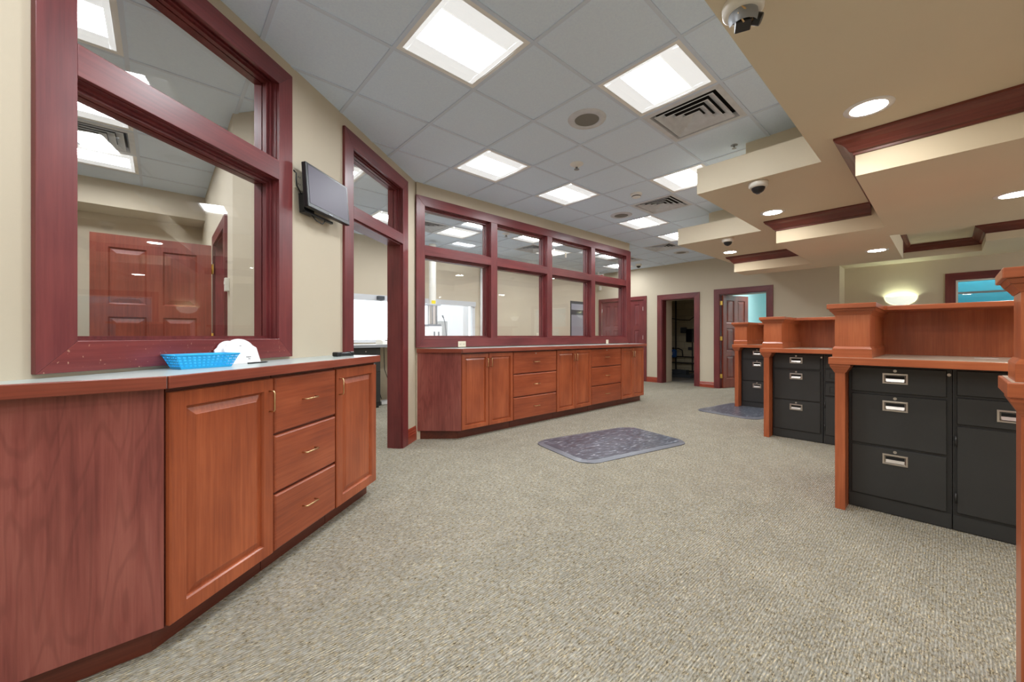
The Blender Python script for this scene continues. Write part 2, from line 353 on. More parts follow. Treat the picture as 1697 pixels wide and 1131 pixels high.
# ------------------------------------------------------------------ plan constants  (x = along the far grid, y = across it)
H = 2.962
T = .6096; GX, GY = 1.6717, 1.6626
AX, AY = .247, 2.566; AL = 2.4678
AD = Vector((.78653, .61755, 0)); AN = Vector((-.61755, .78653, 0)); AR = math.atan2(AD.y, AD.x)
def A(s, n=0, z=0): p = Vector((AX, AY, z))+AD*s+AN*n; return (p.x, p.y, p.z)
TH = .15

# ------------------------------------------------------------------ room shell
b = MB(); b.box(-4.2, 9.42, -4.2, 7.0, -.05, 0)
b.box(9.42, 9.95, -4.2, 7.0, -.05, 0)
struct(b.build('floor', 'carpet'), 'speckled grey and beige loop pile carpet')
b = MB(); b.box(9.95, 13.6, -4.2, 7.0, -.05, -.001); struct(b.build('floor', 'concrete'), 'bare concrete floor behind the far doorways')

lights = [(-1, 0), (1, -1), (1, 2), (3, 2), (4, 0), (6, 2), (8, 2), (-3, -1), (-4, -3), (-3, -5), (-6, -2), (-6, -5),
          (-4, 2), (-4, 4), (-4, 6), (3, 6), (5, 5), (7, 6), (9, 5), (11, 6), (1, 6), (-1, 4), (-8, 3), (-7, 0)]
vents = [(2, -1), (5, 1), (9, 3), (2, 6), (6, 6), (-4, 5), (10, 5)]
holes = set(lights) | set(vents)
def cell(i, j): return GX+i*T, GY+j*T
b = MB()
X0, X1, Y0, Y1 = -4.2, 9.95, -4.2, 6.85
for i in range(-11, 15):
    for j in range(-11, 10):
        if (i, j) in holes: continue
        x, y = cell(i, j); xa, xb = max(x, X0), min(x+T, X1); ya, yb = max(y, Y0), min(y+T, Y1)
        if xa >= xb or ya >= yb: continue
        b.quad((xa, ya, H), (xa, yb, H), (xb, yb, H), (xb, ya, H))
ceil_tiles = b
b2 = MB()
ceil_tiles.mi = 1
for i in range(-11, 16):
    x = GX+i*T
    if X0 < x < X1: ceil_tiles.box(x-.012, x+.012, Y0, Y1, H-.006, H+.03)
for j in range(-11, 11):
    y = GY+j*T
    if Y0 < y < Y1: ceil_tiles.box(X0, X1, y-.012, y+.012, H-.0055, H+.03)
ceil_tiles.mi = 0; ceil_tiles.box(X0, X1, Y0, Y1, H+.2, H+.25)
struct(ceil_tiles.build('ceiling', ['tile', 'tbar']), 'grey suspended ceiling of square acoustic tiles')

def wall(name, loc, rz, L, th, top, ops, m='wall', z0=0, label=None):
    """local: x along, front face y=0, body y 0..th; ops = (x0,x1,z0,z1)"""
    xs = sorted({0, L}|{v for o in ops for v in o[:2]}); zs = sorted({z0, top}|{v for o in ops for v in o[2:]})
    def solid(i, k):
        if i < 0 or k < 0 or i >= len(xs)-1 or k >= len(zs)-1: return False
        cx, cz = (xs[i]+xs[i+1])/2, (zs[k]+zs[k+1])/2
        return not any(o[0] < cx < o[1] and o[2] < cz < o[3] for o in ops)
    b = MB()
    for i in range(len(xs)-1):
        for k in range(len(zs)-1):
            if not solid(i, k): continue
            a, c, d, e = xs[i], xs[i+1], zs[k], zs[k+1]
            b.quad((a,0,d),(c,0,d),(c,0,e),(a,0,e)); b.quad((a,th,d),(a,th,e),(c,th,e),(c,th,d))
            if not solid(i-1, k): b.quad((a,0,d),(a,0,e),(a,th,e),(a,th,d))
            if not solid(i+1, k): b.quad((c,0,d),(c,th,d),(c,th,e),(c,0,e))
            if not solid(i, k-1): b.quad((a,0,d),(a,th,d),(c,th,d),(c,0,d))
            if not solid(i, k+1): b.quad((a,0,e),(c,0,e),(c,th,e),(a,th,e))
    o = b.build(name, m, loc=loc, rot=(0, 0, rz)); return struct(o, label)
OFF = 3.6
# wall A: facet with the big window, the screen and the cased opening
wall('wall_left', A(-OFF), AR, OFF+AL, TH, H, [(OFF-.62, OFF+.37, 1.16, 2.79), (OFF+1.185, OFF+2.10, -.01, 2.76)], label='beige facet wall with office window and cased opening')
wall('wall_partition', (2.19, 4.07, 0), 0, 6.69-2.19, TH, H, [(.085, 4.365, 1.16, 2.705)], label='beige wall holding the row of four glazed bays')
RZC = -PI/2
def Cw(v, u=9.42): return (u, v, 0)
# wall C local x = 7.0 - v
wall('wall_far', (9.42, 7.0, 0), RZC, 7.0-1.34, .53, H, [(7-6.62, 7-5.32, -.01, 2.135), (7-4.81, 7-4.0, -.01, 2.10), (7-3.445, 7-2.515, -.01, 2.13)], label='beige far wall with three cased doorways')
wall('wall_lobby', (9.95, 1.34, 0), RZC, 5.6, .15, H, [(1.34+.10, 1.34+1.6, .9, 2.125)], label='beige lobby wall with sconce')
wall('wall_back', (-4.2, 6.83, 0), 0, 13.62, .17, H, [(3.2+3.3, 9.27, 1.07, 1.92), (12.47, 13.35, .95, 2.14)], label='beige exterior wall behind the glazed bays')
wall('wall_right', (-4.2, -4.2, 0), 0, 14.2, .15, H, [(9.0, 12.9, .9, 2.35)], label='beige lobby wall behind camera with an opening added for daylight')  # unseen opening, added to let daylight into the lobby and onto the far walls
wall('wall_near', (-4.2, 7.0, 0), -PI/2, 11.2, .15, H, [], label='beige wall at near end'); bpy.data.objects['wall_near'].location.x = -4.35
# office partition behind wall A and its jogged end
b = MB(); p0 = A(.905, TH); p1 = (.43, 3.80); p2 = (.55, 3.88)
b.prism([p0[:2], p1, (.43, 4.15), (.55, 4.15), (.55, 3.86), A(1.03, TH)[:2]], 0, H); struct(b.build('wall_office', 'wall'), 'beige office partition end')
wall('wall_office_side', (.43, 4.15, 0), PI/2, 2.69, .12, H, [(.07, .94, -.01, 2.135)], label='beige office partition with door')
o = bpy.data.objects['wall_office_side']; o.location = (.55, 4.15, 0)
b = MB(); b.box(-4.2, .43, 6.37, 6.83, 2.67, H); struct(b.build('trim_1', 'wall'), 'beige bulkhead at the back of the office')

# ------------------------------------------------------------------ dropped soffits
Z1, Z1T, Z2 = 2.50, 2.735, 2.25
def slab_with_hole(poly, hole, z0, z1):
    """polygon slab with one hole: bottom triangulated through bmesh"""
    bm = bmesh.new()
    def loop(pts, z): return [bm.verts.new((x, y, z)) for x, y in pts]
    for z in (z0, z1):
        e = []
        for pts in ((poly, hole) if hole else (poly,)):
            vs = loop(pts, z); e += [bm.edges.new((vs[i], vs[(i+1) % len(vs)])) for i in range(len(vs))]
        bmesh.ops.triangle_fill(bm, edges=e, use_beauty=True)
    for pts in ((poly, hole) if hole else (poly,)):
        for i in range(len(pts)):
            a, c = pts[i], pts[(i+1) % len(pts)]
            bm.faces.new([bm.verts.new((a[0], a[1], z0)), bm.verts.new((c[0], c[1], z0)), bm.verts.new((c[0], c[1], z1)), bm.verts.new((a[0], a[1], z1))])
    bmesh.ops.remove_doubles(bm, verts=bm.verts, dist=1e-5); bmesh.ops.recalc_face_normals(bm, faces=bm.faces)
    return bm
def bmobj(name, bm, m, parent=None):
    me = bpy.data.meshes.new(name); bm.to_mesh(me); bm.free(); me.materials.append(M[m]); o = bpy.data.objects.new(name, me); C.objects.link(o)
    if parent: o.parent = parent
    return o
teeth1 = [(.6, .63), (3.69, .63), (3.69, 1.545), (5.565, 1.545), (5.565, 2.60), (9.42, 2.60), (9.42, 1.34), (9.95, 1.34), (9.95, -4.2), (.6, -4.2)]
tray = [(7.15, .50), (9.415, .505), (9.415, -.36), (8.47, -.36), (8.47, -2.6), (7.15, -2.6)]
struct(bmobj('trim_2', slab_with_hole(teeth1, tray, Z1, Z1T), 'soffit'), 'stepped beige soffit over the teller line')
b = MB(); b.box(7.05, 9.5, -2.7, .6, Z1T-.02, Z1T+.02); struct(b.build('trim_3', 'soffit'), 'beige lid of the recessed lobby tray')
riser = [(.72, .32), (4.0, .32), (4.0, 1.235), (5.875, 1.235), (5.875, 2.29), (9.42, 2.29), (9.42, 2.17), (5.995, 2.17), (5.995, 1.115), (4.12, 1.115), (4.12, .20), (.84, .20), (.84, -4.2), (.72, -4.2)]
struct(bmobj('trim_4', slab_with_hole(riser, None, Z1T, H), 'soffit'), 'beige riser between soffit and tile ceiling')
teeth2 = [(3.42, -4.2), (3.42, .405), (5.24, .405), (5.24, 1.306), (7.10, 1.306), (7.10, 2.366), (7.62, 2.366), (7.62, .405), (5.72, .405), (5.72, -4.2)]
struct(bmobj('trim_5', slab_with_hole(teeth2, None, Z2, Z1), 'soffit'), 'lower stepped soffit toward the lobby')
# crown: swept cove profile along corner runs
CP = [(0, 0), (.010, 0), (.012, .014), (.028, .022), (.040, .045), (.060, .068), (.088, .082), (.094, .094), (.100, .098), (.100, .112), (0, .112)]
def crown(name, path, z, m, label, side=1):
    """path of xy corners; the moulding stands out on the left hand side (side=1)"""
    b = MB(); n = len(path); nrm = []
    for i in range(n-1):
        d = Vector(path[i+1])-Vector(path[i]); d.normalize(); nrm.append(Vector((-d.y, d.x))*side)
    rows = []
    for i in range(n):
        a = nrm[max(0, i-1)]; c = nrm[min(n-2, i)]
        off = a if a == c else (a+c)
        rows.append([(path[i][0]+off.x*p, path[i][1]+off.y*p, z+h) for p, h in CP])
    for i in range(n-1):
        for k in range(len(CP)-1): b.quad(rows[i][k], rows[i+1][k], rows[i+1][k+1], rows[i][k+1])
    b.quad(*rows[0]); b.quad(*rows[-1][::-1])
    return struct(b.build(name, m), label)
crown('trim_6', [(3.42, -4.2), (3.42, .405), (5.24, .405)], Z1-.112, 'crown_y', 'cherry crown moulding on the nearest soffit step')
crown('trim_7', [(5.24, .50), (5.24, 1.306), (7.10, 1.306)], Z1-.112, 'crown_y', 'cherry crown moulding on the middle soffit step')
crown('trim_8', [(7.10, 1.40), (7.10, 2.366), (7.62, 2.366)], Z1-.112, 'crown_y', 'cherry crown moulding on the farthest soffit step')
crown('trim_9', [(7.15, .50), (9.415, .505), (9.415, -.36), (8.47, -.36), (8.47, -2.6)], Z1T-.132, 'crown_y', 'cherry crown moulding inside the lobby tray', side=-1)

# ------------------------------------------------------------------ casings, windows, doors
def casing_ring(root, x0, x1, z0, z1, w, y=-.022, m='casing', mx='casing_x', bottom=True, worn=None):
    """flat mitred casing around an opening x0..x1, z0..z1 ; width w"""
    o = (x0-w, x1+w, z0-w if bottom else z0, z1+w)
    def pc(pts, mm, nm):
        b = MB(); n = len(b.v); b.v += [(x, y, z) for x, z in pts]+[(x, 0, z) for x, z in pts]
        k = len(pts); b.f.append(tuple(range(k))); b.f.append(tuple(reversed(range(k, 2*k))))
        for i in range(k): b.f.append((i, (i+1) % k, k+(i+1) % k, k+i))
        b.m += [0]*(k+2); b.sm += [False]*(k+2); b.build(nm, mm, root, bevel=.002)
    pc([(o[0], o[2]), (x0, z0), (x0, z1), (o[0], o[3])], m, 'casing')
    pc([(x1, z0), (o[1], o[2]), (o[1], o[3]), (x1, z1)], m, 'casing')
    pc([(o[0], o[3]), (x0, z1), (x1, z1), (o[1], o[3])], mx, 'head_casing')
    if bottom: pc([(o[0], o[2]), (o[1], o[2]), (x1, z0), (x0, z0)], worn or mx, 'sill_casing')
def lite(root, x0, x1, z0, z1, th=TH, glass='glass', gy=.075, st=.012):
    """jamb lining with stepped stops and a pane"""
    b = MB()
    for (a, c, y0, y1) in ((0, .004, -.001, th), (.004, .016, .028, .05), (.004, .028, .045, gy-.004), (.004, .028, gy+.004, th-.02)):
        q0, q1 = a, c
        b.box(x0+q0, x0+q1, y0, y1, z0+q0, z1-q0); b.box(x1-q1, x1-q0, y0, y1, z0+q0, z1-q0)
        b.box(x0+q1, x1-q1, y0, y1, z1-q1, z1-q0); b.box(x0+q1, x1-q1, y0, y1, z0+q0, z0+q1)
    b.build('glazing_stop', 'casing', root)
    g = MB(); g.box(x0+.006, x1-.006, gy-.003, gy+.003, z0+.006, z1-.006); g.build('glass_pane', glass, root)
# window_1 on wall A
W1 = struct(empty('window_1', A(0), AR), 'large cherry framed office window in two lites above the near counter')
wx0, wx1 = -.62, .37
casing_ring(W1, wx0, wx1, 1.175, 2.765, .115, worn='casing_worn')
b = MB(); b.box(wx0, wx1, -.022, TH-.03, 2.165, 2.285); b.build('transom_rail', 'casing_x', W1, bevel=.002)
lite(W1, wx0, wx1, 1.165, 2.165); lite(W1, wx0, wx1, 2.285, 2.785)
# door_1 cased opening in wall A with a transom lite
D1 = struct(empty('door_1', A(0), AR), 'cherry cased opening with glazed transom')
dx0, dx1 = 1.185, 2.10
casing_ring(D1, dx0, dx1, 0, 2.745, .125, bottom=False)
b = MB(); b.box(dx0, dx1, -.022, TH-.01, 2.165, 2.27); b.build('transom_rail', 'casing_x', D1, bevel=.002)
lite(D1, dx0, dx1, 2.27, 2.76)
b = MB(); b.box(dx0, dx0+.012, -.002, TH+.002, 0, 2.165); b.box(dx1-.012, dx1, -.002, TH+.002, 0, 2.165); b.build('jamb', 'casing', D1)
b = MB(); b.box(dx0+.012, dx1-.012, 0, TH, 2.15, 2.165); b.build('head_jamb', 'casing_x', D1)
# window_2 : four bays in wall B
W2 = struct(empty('window_2', (0, 4.07, 0), 0), 'row of four cherry framed bays with transoms above the long counter')
bays = [(2.285, 3.27), (3.38, 4.365), (4.475, 5.46), (5.57, 6.55)]
casing_ring(W2, 2.285, 6.55, 1.165, 2.70, .11)
for k in range(3):
    b = MB(); b.box(bays[k][1], bays[k+1][0], -.0215, TH, 1.165, 2.70); b.build('mullion', 'casing', W2, bevel=.002)
for (x0, x1) in bays:
    b = MB(); b.box(x0, x1, -.021, TH-.01, 2.13, 2.235); b.build('transom_rail', 'casing_x', W2, bevel=.002)
    lite(W2, x0, x1, 1.165, 2.13); lite(W2, x0, x1, 2.235, 2.70)
b = MB(); b.box(6.66, 6.70, -.02, TH+.02, 1.03, H-.16); b.build('end_casing', 'casing', W2)

def panel_leaf(name, w, h, cols, rows, m='casing', parent=None, th=.044):
    """raised panel door leaf, hinge edge at x=0, both faces panelled"""
    root = empty(name, (0, 0, 0)); root.parent = parent
    st = .115 if w > .5 else .09
    cw = (w-st*(cols+1))/cols
    b = MB(); zs = [.12]; gaps = .115
    tot = h-.12-.115-gaps*(len(rows)-1); s = sum(rows); z = .2; tot = h-.2-.115-gaps*(len(rows)-1)
    cells = []
    for r in rows:
        hh = tot*r/s; cells.append((z, z+hh)); z += hh+gaps
    xs = [st+(cw+st)*i for i in range(cols)]
    # frame pieces
    for i in range(cols+1):
        x = (cw+st)*i; b.box(x, x+st, -th/2, th/2, 0, h)
    zz = [0]+[v for c in cells for v in c]+[h]
    for i in range(cols):
        for k in range(0, len(zz), 2): b.box(xs[i], xs[i]+cw, -th/2, th/2, zz[k], zz[k+1])
    b.build('leaf_frame', m, root)
    for i in range(cols):
        for c in cells:
            q = MB()
            pf = [(0, -th/2), (.012, -th/2+.013), (.018, -th/2+.013), (.055, -th/2+.004)]
            q.rings(xs[i], xs[i]+cw, c[0], c[1], pf)
            n = len(q.v); q.rings(xs[i], xs[i]+cw, c[0], c[1], [(a, -y) for a, y in pf])
            q.build('raised_panel', m, root)
    return root
def hinge(root, x, y, z, m='brass_y'):
    b = MB(); b.box(x-.03, x+.03, y-.003, y+.003, z-.045, z+.045); b.tube([(x, y-.006, z-.05), (x, y-.006, z+.05)], .006, 8); return b.build('hinge', m, root)
def Croot(name, label): return struct(empty(name, (9.42, 0, 0), RZC), label)   # local x = -v
# door_2: closed pair
D2 = Croot('door_2', 'closed pair of cherry panelled doors at the far wall')
casing_ring(D2, -6.62, -5.32, 0, 2.135, .095, bottom=False)
L1 = panel_leaf('door_leaf', .645, 2.125, 2, [.8, 1, 1], 'casing', D2); L1.location = (-6.615, .03, .005)
L2 = panel_leaf('door_leaf', .645, 2.125, 2, [.8, 1, 1], 'casing', D2); L2.location = (-5.97, .03, .005)
for z in (.3, 1.15, 1.9):
    for x in (-6.615, -5.325):
        b = MB(); b.box(x-.012, x+.012, -.004, .006, z-.05, z+.05); b.build('hinge', 'whitep', D2)
# door_3 mechanical room
D3 = Croot('door_3', 'cherry cased doorway open to the dark mechanical room')
casing_ring(D3, -4.81, -4.0, 0, 2.10, .12, bottom=False)
b = MB(); b.box(-4.812, -4.798, -.002, .20, 0, 2.10); b.box(-4.012, -3.998, -.002, .20, 0, 2.10); b.box(-4.798, -4.012, 0, .20, 2.086, 2.101); b.build('jamb', 'casing', D3)
# door_4 teal room
D4 = Croot('door_4', 'cherry cased doorway with leaf swung into the teal room')
casing_ring(D4, -3.445, -2.515, 0, 2.13, .115, bottom=False)
b = MB(); b.box(-3.447, -3.433, -.002, .16, 0, 2.13); b.box(-2.527, -2.513, -.002, .16, 0, 2.13); b.box(-3.433, -2.527, 0, .16, 2.116, 2.131); b.build('jamb', 'casing', D4)
L = panel_leaf('door_leaf', .86, 2.10, 2, [1, 1, 1], 'casing_door', D4); L.location = (-3.40, .05, .01); L.rotation_euler = (0, 0, math.radians(73))
for z in (.28, 1.13, 1.93): hinge(D4, -3.415, .005, z)
# door_5 office leaf (seen through window_1)
D5 = struct(empty('door_5', (.43, 0, 0), PI/2), 'cherry panelled office door standing open behind the near window')
# local x = v ; front (-Y local) faces +u ; back faces office, so casing sits at +y side
def vring(root, x0, x1, z1, w, y0, y1):
    b = MB(); b.box(x0-w, x0, y0, y1, 0, z1+w); b.box(x1, x1+w, y0, y1, 0, z1+w); b.build('casing', 'casing', root)
    b = MB(); b.box(x0, x1, y0, y1, z1, z1+w); b.build('head_casing', 'casing_x', root)
vring(D5, 4.22, 5.09, 2.135, .10, 0.0, .022)
b = MB(); b.box(4.215, 4.232, -.12, .002, 0, 2.13); b.box(5.078, 5.095, -.12, .002, 0, 2.13); b.box(4.23, 5.08, -.12, .002, 2.12, 2.136); b.build('jamb', 'casing', D5)
L = panel_leaf('door_leaf', .86, 2.11, 2, [1, 1, 1], 'casing_door', D5); L.location = (5.085, .035, .01); L.rotation_euler = (0, 0, PI/2+math.radians(-2))
for z in (.3, 1.17, 1.88):
    b = MB(); b.box(5.02, 5.075, .022, .026, z-.05, z+.05); b.tube([(5.078, .03, z-.05), (5.078, .03, z+.05)], .006, 8); b.build('hinge', 'brass_y', D5)
# baseboards
def baseboard(name, loc, rz, L, h=.14, label=None):
    b = MB()
    pf = [(0, 0), (-.018, 0), (-.018, h*.55), (-.014, h*.6), (-.014, h*.72), (-.010, h*.78), (-.010, h*.9), (-.004, h), (0, h)]
    for i in range(len(pf)-1): b.quad((0, pf[i][0], pf[i][1]), (L, pf[i][0], pf[i][1]), (L, pf[i+1][0], pf[i+1][1]), (0, pf[i+1][0], pf[i+1][1]))
    b.quad(*[(0, y, z) for y, z in pf]); b.quad(*[(L, y, z) for y, z in pf])
    return struct(b.build(name, 'base', loc=loc, rot=(0, 0, rz)), label)
baseboard('baseboard_left', A(2.225), AR, .24, .16, 'cherry baseboard beside the cased opening')
baseboard('baseboard_far_1', (9.42, 5.225, 0), RZC, .295, .13, 'cherry baseboard between double door and doorway')
baseboard('baseboard_far_2', (9.42, 3.88, 0), RZC, .32, .13, 'cherry baseboard between the far doorways')

# lobby window (teal beyond)
W3 = struct(empty('window_3', (9.95, 0, 0), RZC), 'cherry cased window onto a teal room beside the sconce')
casing_ring(W3, .10, 1.6, .9, 2.125, .12, m='casing')
b = MB(); b.box(.10, .125, .0, .12, .9, 2.12); b.box(1.575, 1.6, 0, .12, .9, 2.12); b.box(.125, 1.575, 0, .12, 2.10, 2.122); b.build('jamb', 'whitep', W3)
b = MB(); b.box(.125, 1.575, .05, .08, 1.895, 1.925); b.build('muntin', 'grey', W3)
b = MB(); b.box(.126, 1.574, .06, .066, .91, 2.10); b.build('glass_pane', 'wglass', W3)

# mechanical room + teal rooms behind the far wall
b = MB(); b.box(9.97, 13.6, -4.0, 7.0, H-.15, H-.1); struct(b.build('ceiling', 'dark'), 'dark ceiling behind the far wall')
b = MB(); b.box(9.425, 9.95, 4.812, 4.86, 0, 2.6); struct(b.build('wall_mechanical_reveal', 'cmu'), 'cream painted block reveal')
b = MB(); b.box(12.0, 12.2, 3.72, 7.0, 0, H); struct(b.build('wall_mechanical_back', 'cmu'), 'cream block wall in the dark mechanical room')
b = MB(); b.box(9.95, 13.4, 3.62, 3.72, 0, H); b.box(9.96, 13.4, 6.9, 7.0, 0, H); struct(b.build('wall_mechanical_side', 'cmu'), 'block side wall of the mechanical room')
b = MB(); b.box(9.96, 13.3, 3.58, 3.62, 0, H); b.box(13.3, 13.35, 1.5, 3.6, 0, H); b.box(9.96, 13.3, 1.45, 1.5, 0, H); struct(b.build('wall_teal_room', 'teal'), 'pale teal walls of the room behind the open door')
b = MB(); b.box(10.11, 10.5, -1.9, -1.85, .2, 2.9); b.box(10.5, 10.55, -1.9, .3, .2, 2.9); b.box(10.11, 10.5, .25, .3, .2, 2.9); struct(b.build('wall_teal_alcove', 'teal2'), 'deep teal wall behind the lobby window')
b = MB(); b.box(10.6, 11.2, 2.2, 2.8, H-.19, H-.155); tag(b.build('ceiling_light', 'tlens'), 'added square fill light inside the teal room beyond the open far door', 'ceiling light')  # unseen lamp added to brighten the teal room
b = MB(); b.box(10.13, 10.48, -1.8, .2, 2.765, 2.808); tag(b.build('fill_strip', 'strip_lens'), 'slim added strip brightening the teal wall behind lobby window', 'ceiling light')  # strip added to light the deep teal wall, itself unseen

# ------------------------------------------------------------------ exterior beyond the back wall
b = MB(); b.box(-30, 40, 7.01, 60, -.2, -.06); struct(b.build('floor', 'asphalt'), 'pale paved drive outside')
b = MB(); b.box(-6, 14, 12, 12.4, 2.9, 3.5); 
tag(b.build('drive_canopy', 'outside'), 'pale canopy edge over the drive outside the back windows', 'canopy')
b = MB(); b.box(5.9, 6.6, 9.2, 9.9, -.06, 2.9); tag(b.build('canopy_column', 'outside'), 'square pale column outside the window in the first bay', 'column')
b = MB(); b.box(9.0, 9.9, 7.6, 8.2, -.06, 2.9); tag(b.build('brick_pier', 'brick'), 'grey brick pier outside the narrow back window', 'pier')
b = MB(); b.box(4.95, 5.25, 8.2, 8.4, -.06, 1.55); tag(b.build('drive_terminal', 'grey'), 'grey drive-up terminal seen outside behind the gooseneck microphone', 'terminal')
# window_4 drive-up window
W4 = struct(empty('window_4', (0, 6.83, 0), 0), 'wide drive-up window in the back wall')
b = MB(); b.box(2.3, 5.07, -.03, .06, 1.82, 1.92); b.box(2.3, 2.36, 0, .06, 1.07, 1.82); b.box(5.0, 5.07, 0, .06, 1.07, 1.82); b.box(3.55, 3.61, 0, .06, 1.07, 1.82); b.box(2.36, 5.0, -.02, .06, 1.07, 1.12); b.build('window_frame', 'pale_metal', W4)
b = MB(); b.box(2.36, 5.0, .03, .036, 1.12, 1.82); b.build('glass_pane', 'wglass', W4)
b = MB(); b.tube([(5.22, -.03, 1.07), (5.22, -.03, 2.7)], .03, 12); b.build('conduit', 'white', W4)
W5 = struct(empty('window_5', (0, 6.83, 0), 0), 'narrow dark framed window beside the double door')
b = MB(); b.box(8.27, 8.31, -.01, .1, .95, 2.14); b.box(9.11, 9.15, -.01, .1, .95, 2.14); b.box(8.31, 9.11, -.01, .1, 2.08, 2.14); b.box(8.31, 9.11, -.01, .1, 1.77, 1.9); b.box(8.31, 9.11, -.01, .1, .95, 1.0); b.build('window_frame', 'dgrey', W5)
b = MB(); b.box(8.31, 9.11, .03, .036, 1.0, 1.77); b.build('glass_pane', 'wglass', W5)
b = MB(); b.box(8.31, 9.11, .03, .036, 1.9, 2.08); b.build('glass_pane', 'wglass', W5)
# ------------------------------------------------------------------ cherry base cabinets
DOORP = [(0, -.016), (.004, -.021), (.060, -.021), (.065, -.014), (.068, -.007), (.073, -.007), (.100, -.0165), (.102, -.018)]
DRWP = [(0, -.010), (.004, -.016), (.010, -.020), (.013, -.020)]
def pull(parent, x, z, vertical, y=-.02, L=.10):
    b = MB(); h = L/2
    if vertical: p = [(x, y, z-h), (x, y-.024, z-h), (x, y-.030, z-h+.008), (x, y-.030, z+h-.008), (x, y-.024, z+h), (x, y, z+h)]
    else: p = [(x-h, y, z), (x-h, y-.024, z), (x-h+.008, y-.030, z), (x+h-.008, y-.030, z), (x+h, y-.024, z), (x+h, y, z)]
    b.tube(p, .0042, 8); return b.build('handle', 'brass', parent)
def lock(parent, x, z, y, m='chrome', r=.009):
    b = MB(); n = len(b.v); b.tube([(x, y, z), (x, y-.006, z)], r, 14); return b.build('lock', m, parent)
def cabinet(name, loc, rz, w, dep, doors=0, drawers=(), label='', cat='cabinet', group=None, handle='r', z0=.10, z1=.985, locktop=False, toe=.06):
    """local: front at y=0 looking -Y, x 0..w ; doors 1 or 2, drawers = list of (z0,z1)"""
    r = empty(name, loc, rz, label=label, cat=cat, group=group)
    b = MB(); b.box(.001, w-.001, .0, dep, z0, z1+.012); b.build('carcass', 'dark_wood', r)
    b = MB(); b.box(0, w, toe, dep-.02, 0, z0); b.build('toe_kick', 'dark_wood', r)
    g = .003
    if doors:
        dw = w/doors
        for i in range(doors):
            b = MB(); b.rings(i*dw+g, (i+1)*dw-g, z0+.004, z1-.004, DOORP if dw > .42 else [(a*.72 if a > .01 else a, y) for a, y in DOORP], back=-.0005)
            d = b.build('door', 'door_wood', r)
            side = ('r' if i == 0 else 'l') if doors == 2 else handle
            pull(d, (i+1)*dw-.030 if side == 'r' else i*dw+.030, z1-.115, True)
    for k, (a, c) in enumerate(drawers):
        b = MB(); b.rings(g, w-g, a, c, DRWP, back=-.0005); d = b.build('drawer', 'drawer_wood', r)
        pull(d, w/2, (a+c)/2+.005, False)
        if locktop and k == len(drawers)-1: lock(d, w/2-.01, c-.025, -.02)
    return r
DZ = [(.104, .388), (.398, .688), (.698, .981)]
# counter 1 along wall A : front plane local n = -.33
def A1(s, n=-.33): return A(s, n)
s0 = -.555
cabinet('base_cabinet', A1(s0), AR, .508, .33, doors=1, handle='r', label='cherry base cabinet with one wide raised panel door, nearest the camera under the grey worktop')
cabinet('base_cabinet', A1(s0+.512), AR, .505, .33, drawers=DZ, label='three drawer cherry base cabinet in the near counter, between its two doors')
cabinet('base_cabinet', A1(s0+1.02), AR, .49, .33, doors=1, handle='l', label='cherry base cabinet with one narrow door, near counter, beside the cased opening')
# angled end unit
p_end = A(s0-.004, -.33)[:2]
def line_wallA_at_y(y): s = (y-AY)/AD.y; return A(s)[:2]
ey = p_end[1]
q_end = line_wallA_at_y(ey); back = A(s0-.004, -.002)[:2]
r = empty('end_cabinet', (0, 0, 0), 0, label='angled end of the near counter faced with one large plain cherry panel', cat='cabinet')
b = MB(); b.prism([p_end, (q_end[0]+.02, ey), back], .10, .997); b.build('end_panel', 'panel_wood', r)
tk = A(s0-.0005, -.27)[:2]
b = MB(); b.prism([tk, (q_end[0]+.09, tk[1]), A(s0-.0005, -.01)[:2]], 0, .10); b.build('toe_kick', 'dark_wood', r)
# worktop 1
ov = .03
f0 = A(s0-.018, -.33-ov); f1 = A(s0+1.51+.022, -.33-ov); f2 = A(s0+1.51+.022, -.0005)
fy = f0[1]
wl = line_wallA_at_y(fy)
def worktop(name, pts, front, z0, z1, top, edge, label, rz=0, loc=(0, 0, 0)):
    r = empty(name, (0, 0, 0), 0, label=label, cat='worktop')
    b = MB(); b.prism(pts, z0, z1); o = b.build('laminate_top', top, r)
    return r
r = empty('worktop', (0, 0, 0), 0, label='grey laminate worktop with cherry edge running along the near counter', cat='worktop')
b = MB(); b.prism([wl, f0[:2], f1[:2], f2[:2]], 1.000, 1.045); b.build('laminate_top', 'laminate', r)
def edge_strip(r, a, c, th, z0, z1, m='edge_wood'):
    """vertical edging just outside the line a->c (outside = right hand of travel)"""
    a = Vector(a); c = Vector(c); d = (c-a).normalized(); L = (c-a).length
    b = MB(); b.box(0, L, -th, 0, z0, z1); o = b.build('edge', m, r, bevel=.003); o.location = (a.x, a.y, 0); o.rotation_euler = (0, 0, math.atan2(d.y, d.x)); return o
edge_strip(r, (wl[0], wl[1]), f0[:2], .012, .998, 1.0455); edge_strip(r, f0[:2], f1[:2], .012, .998, 1.0455); edge_strip(r, f1[:2], f2[:2], .012, .998, 1.0455)

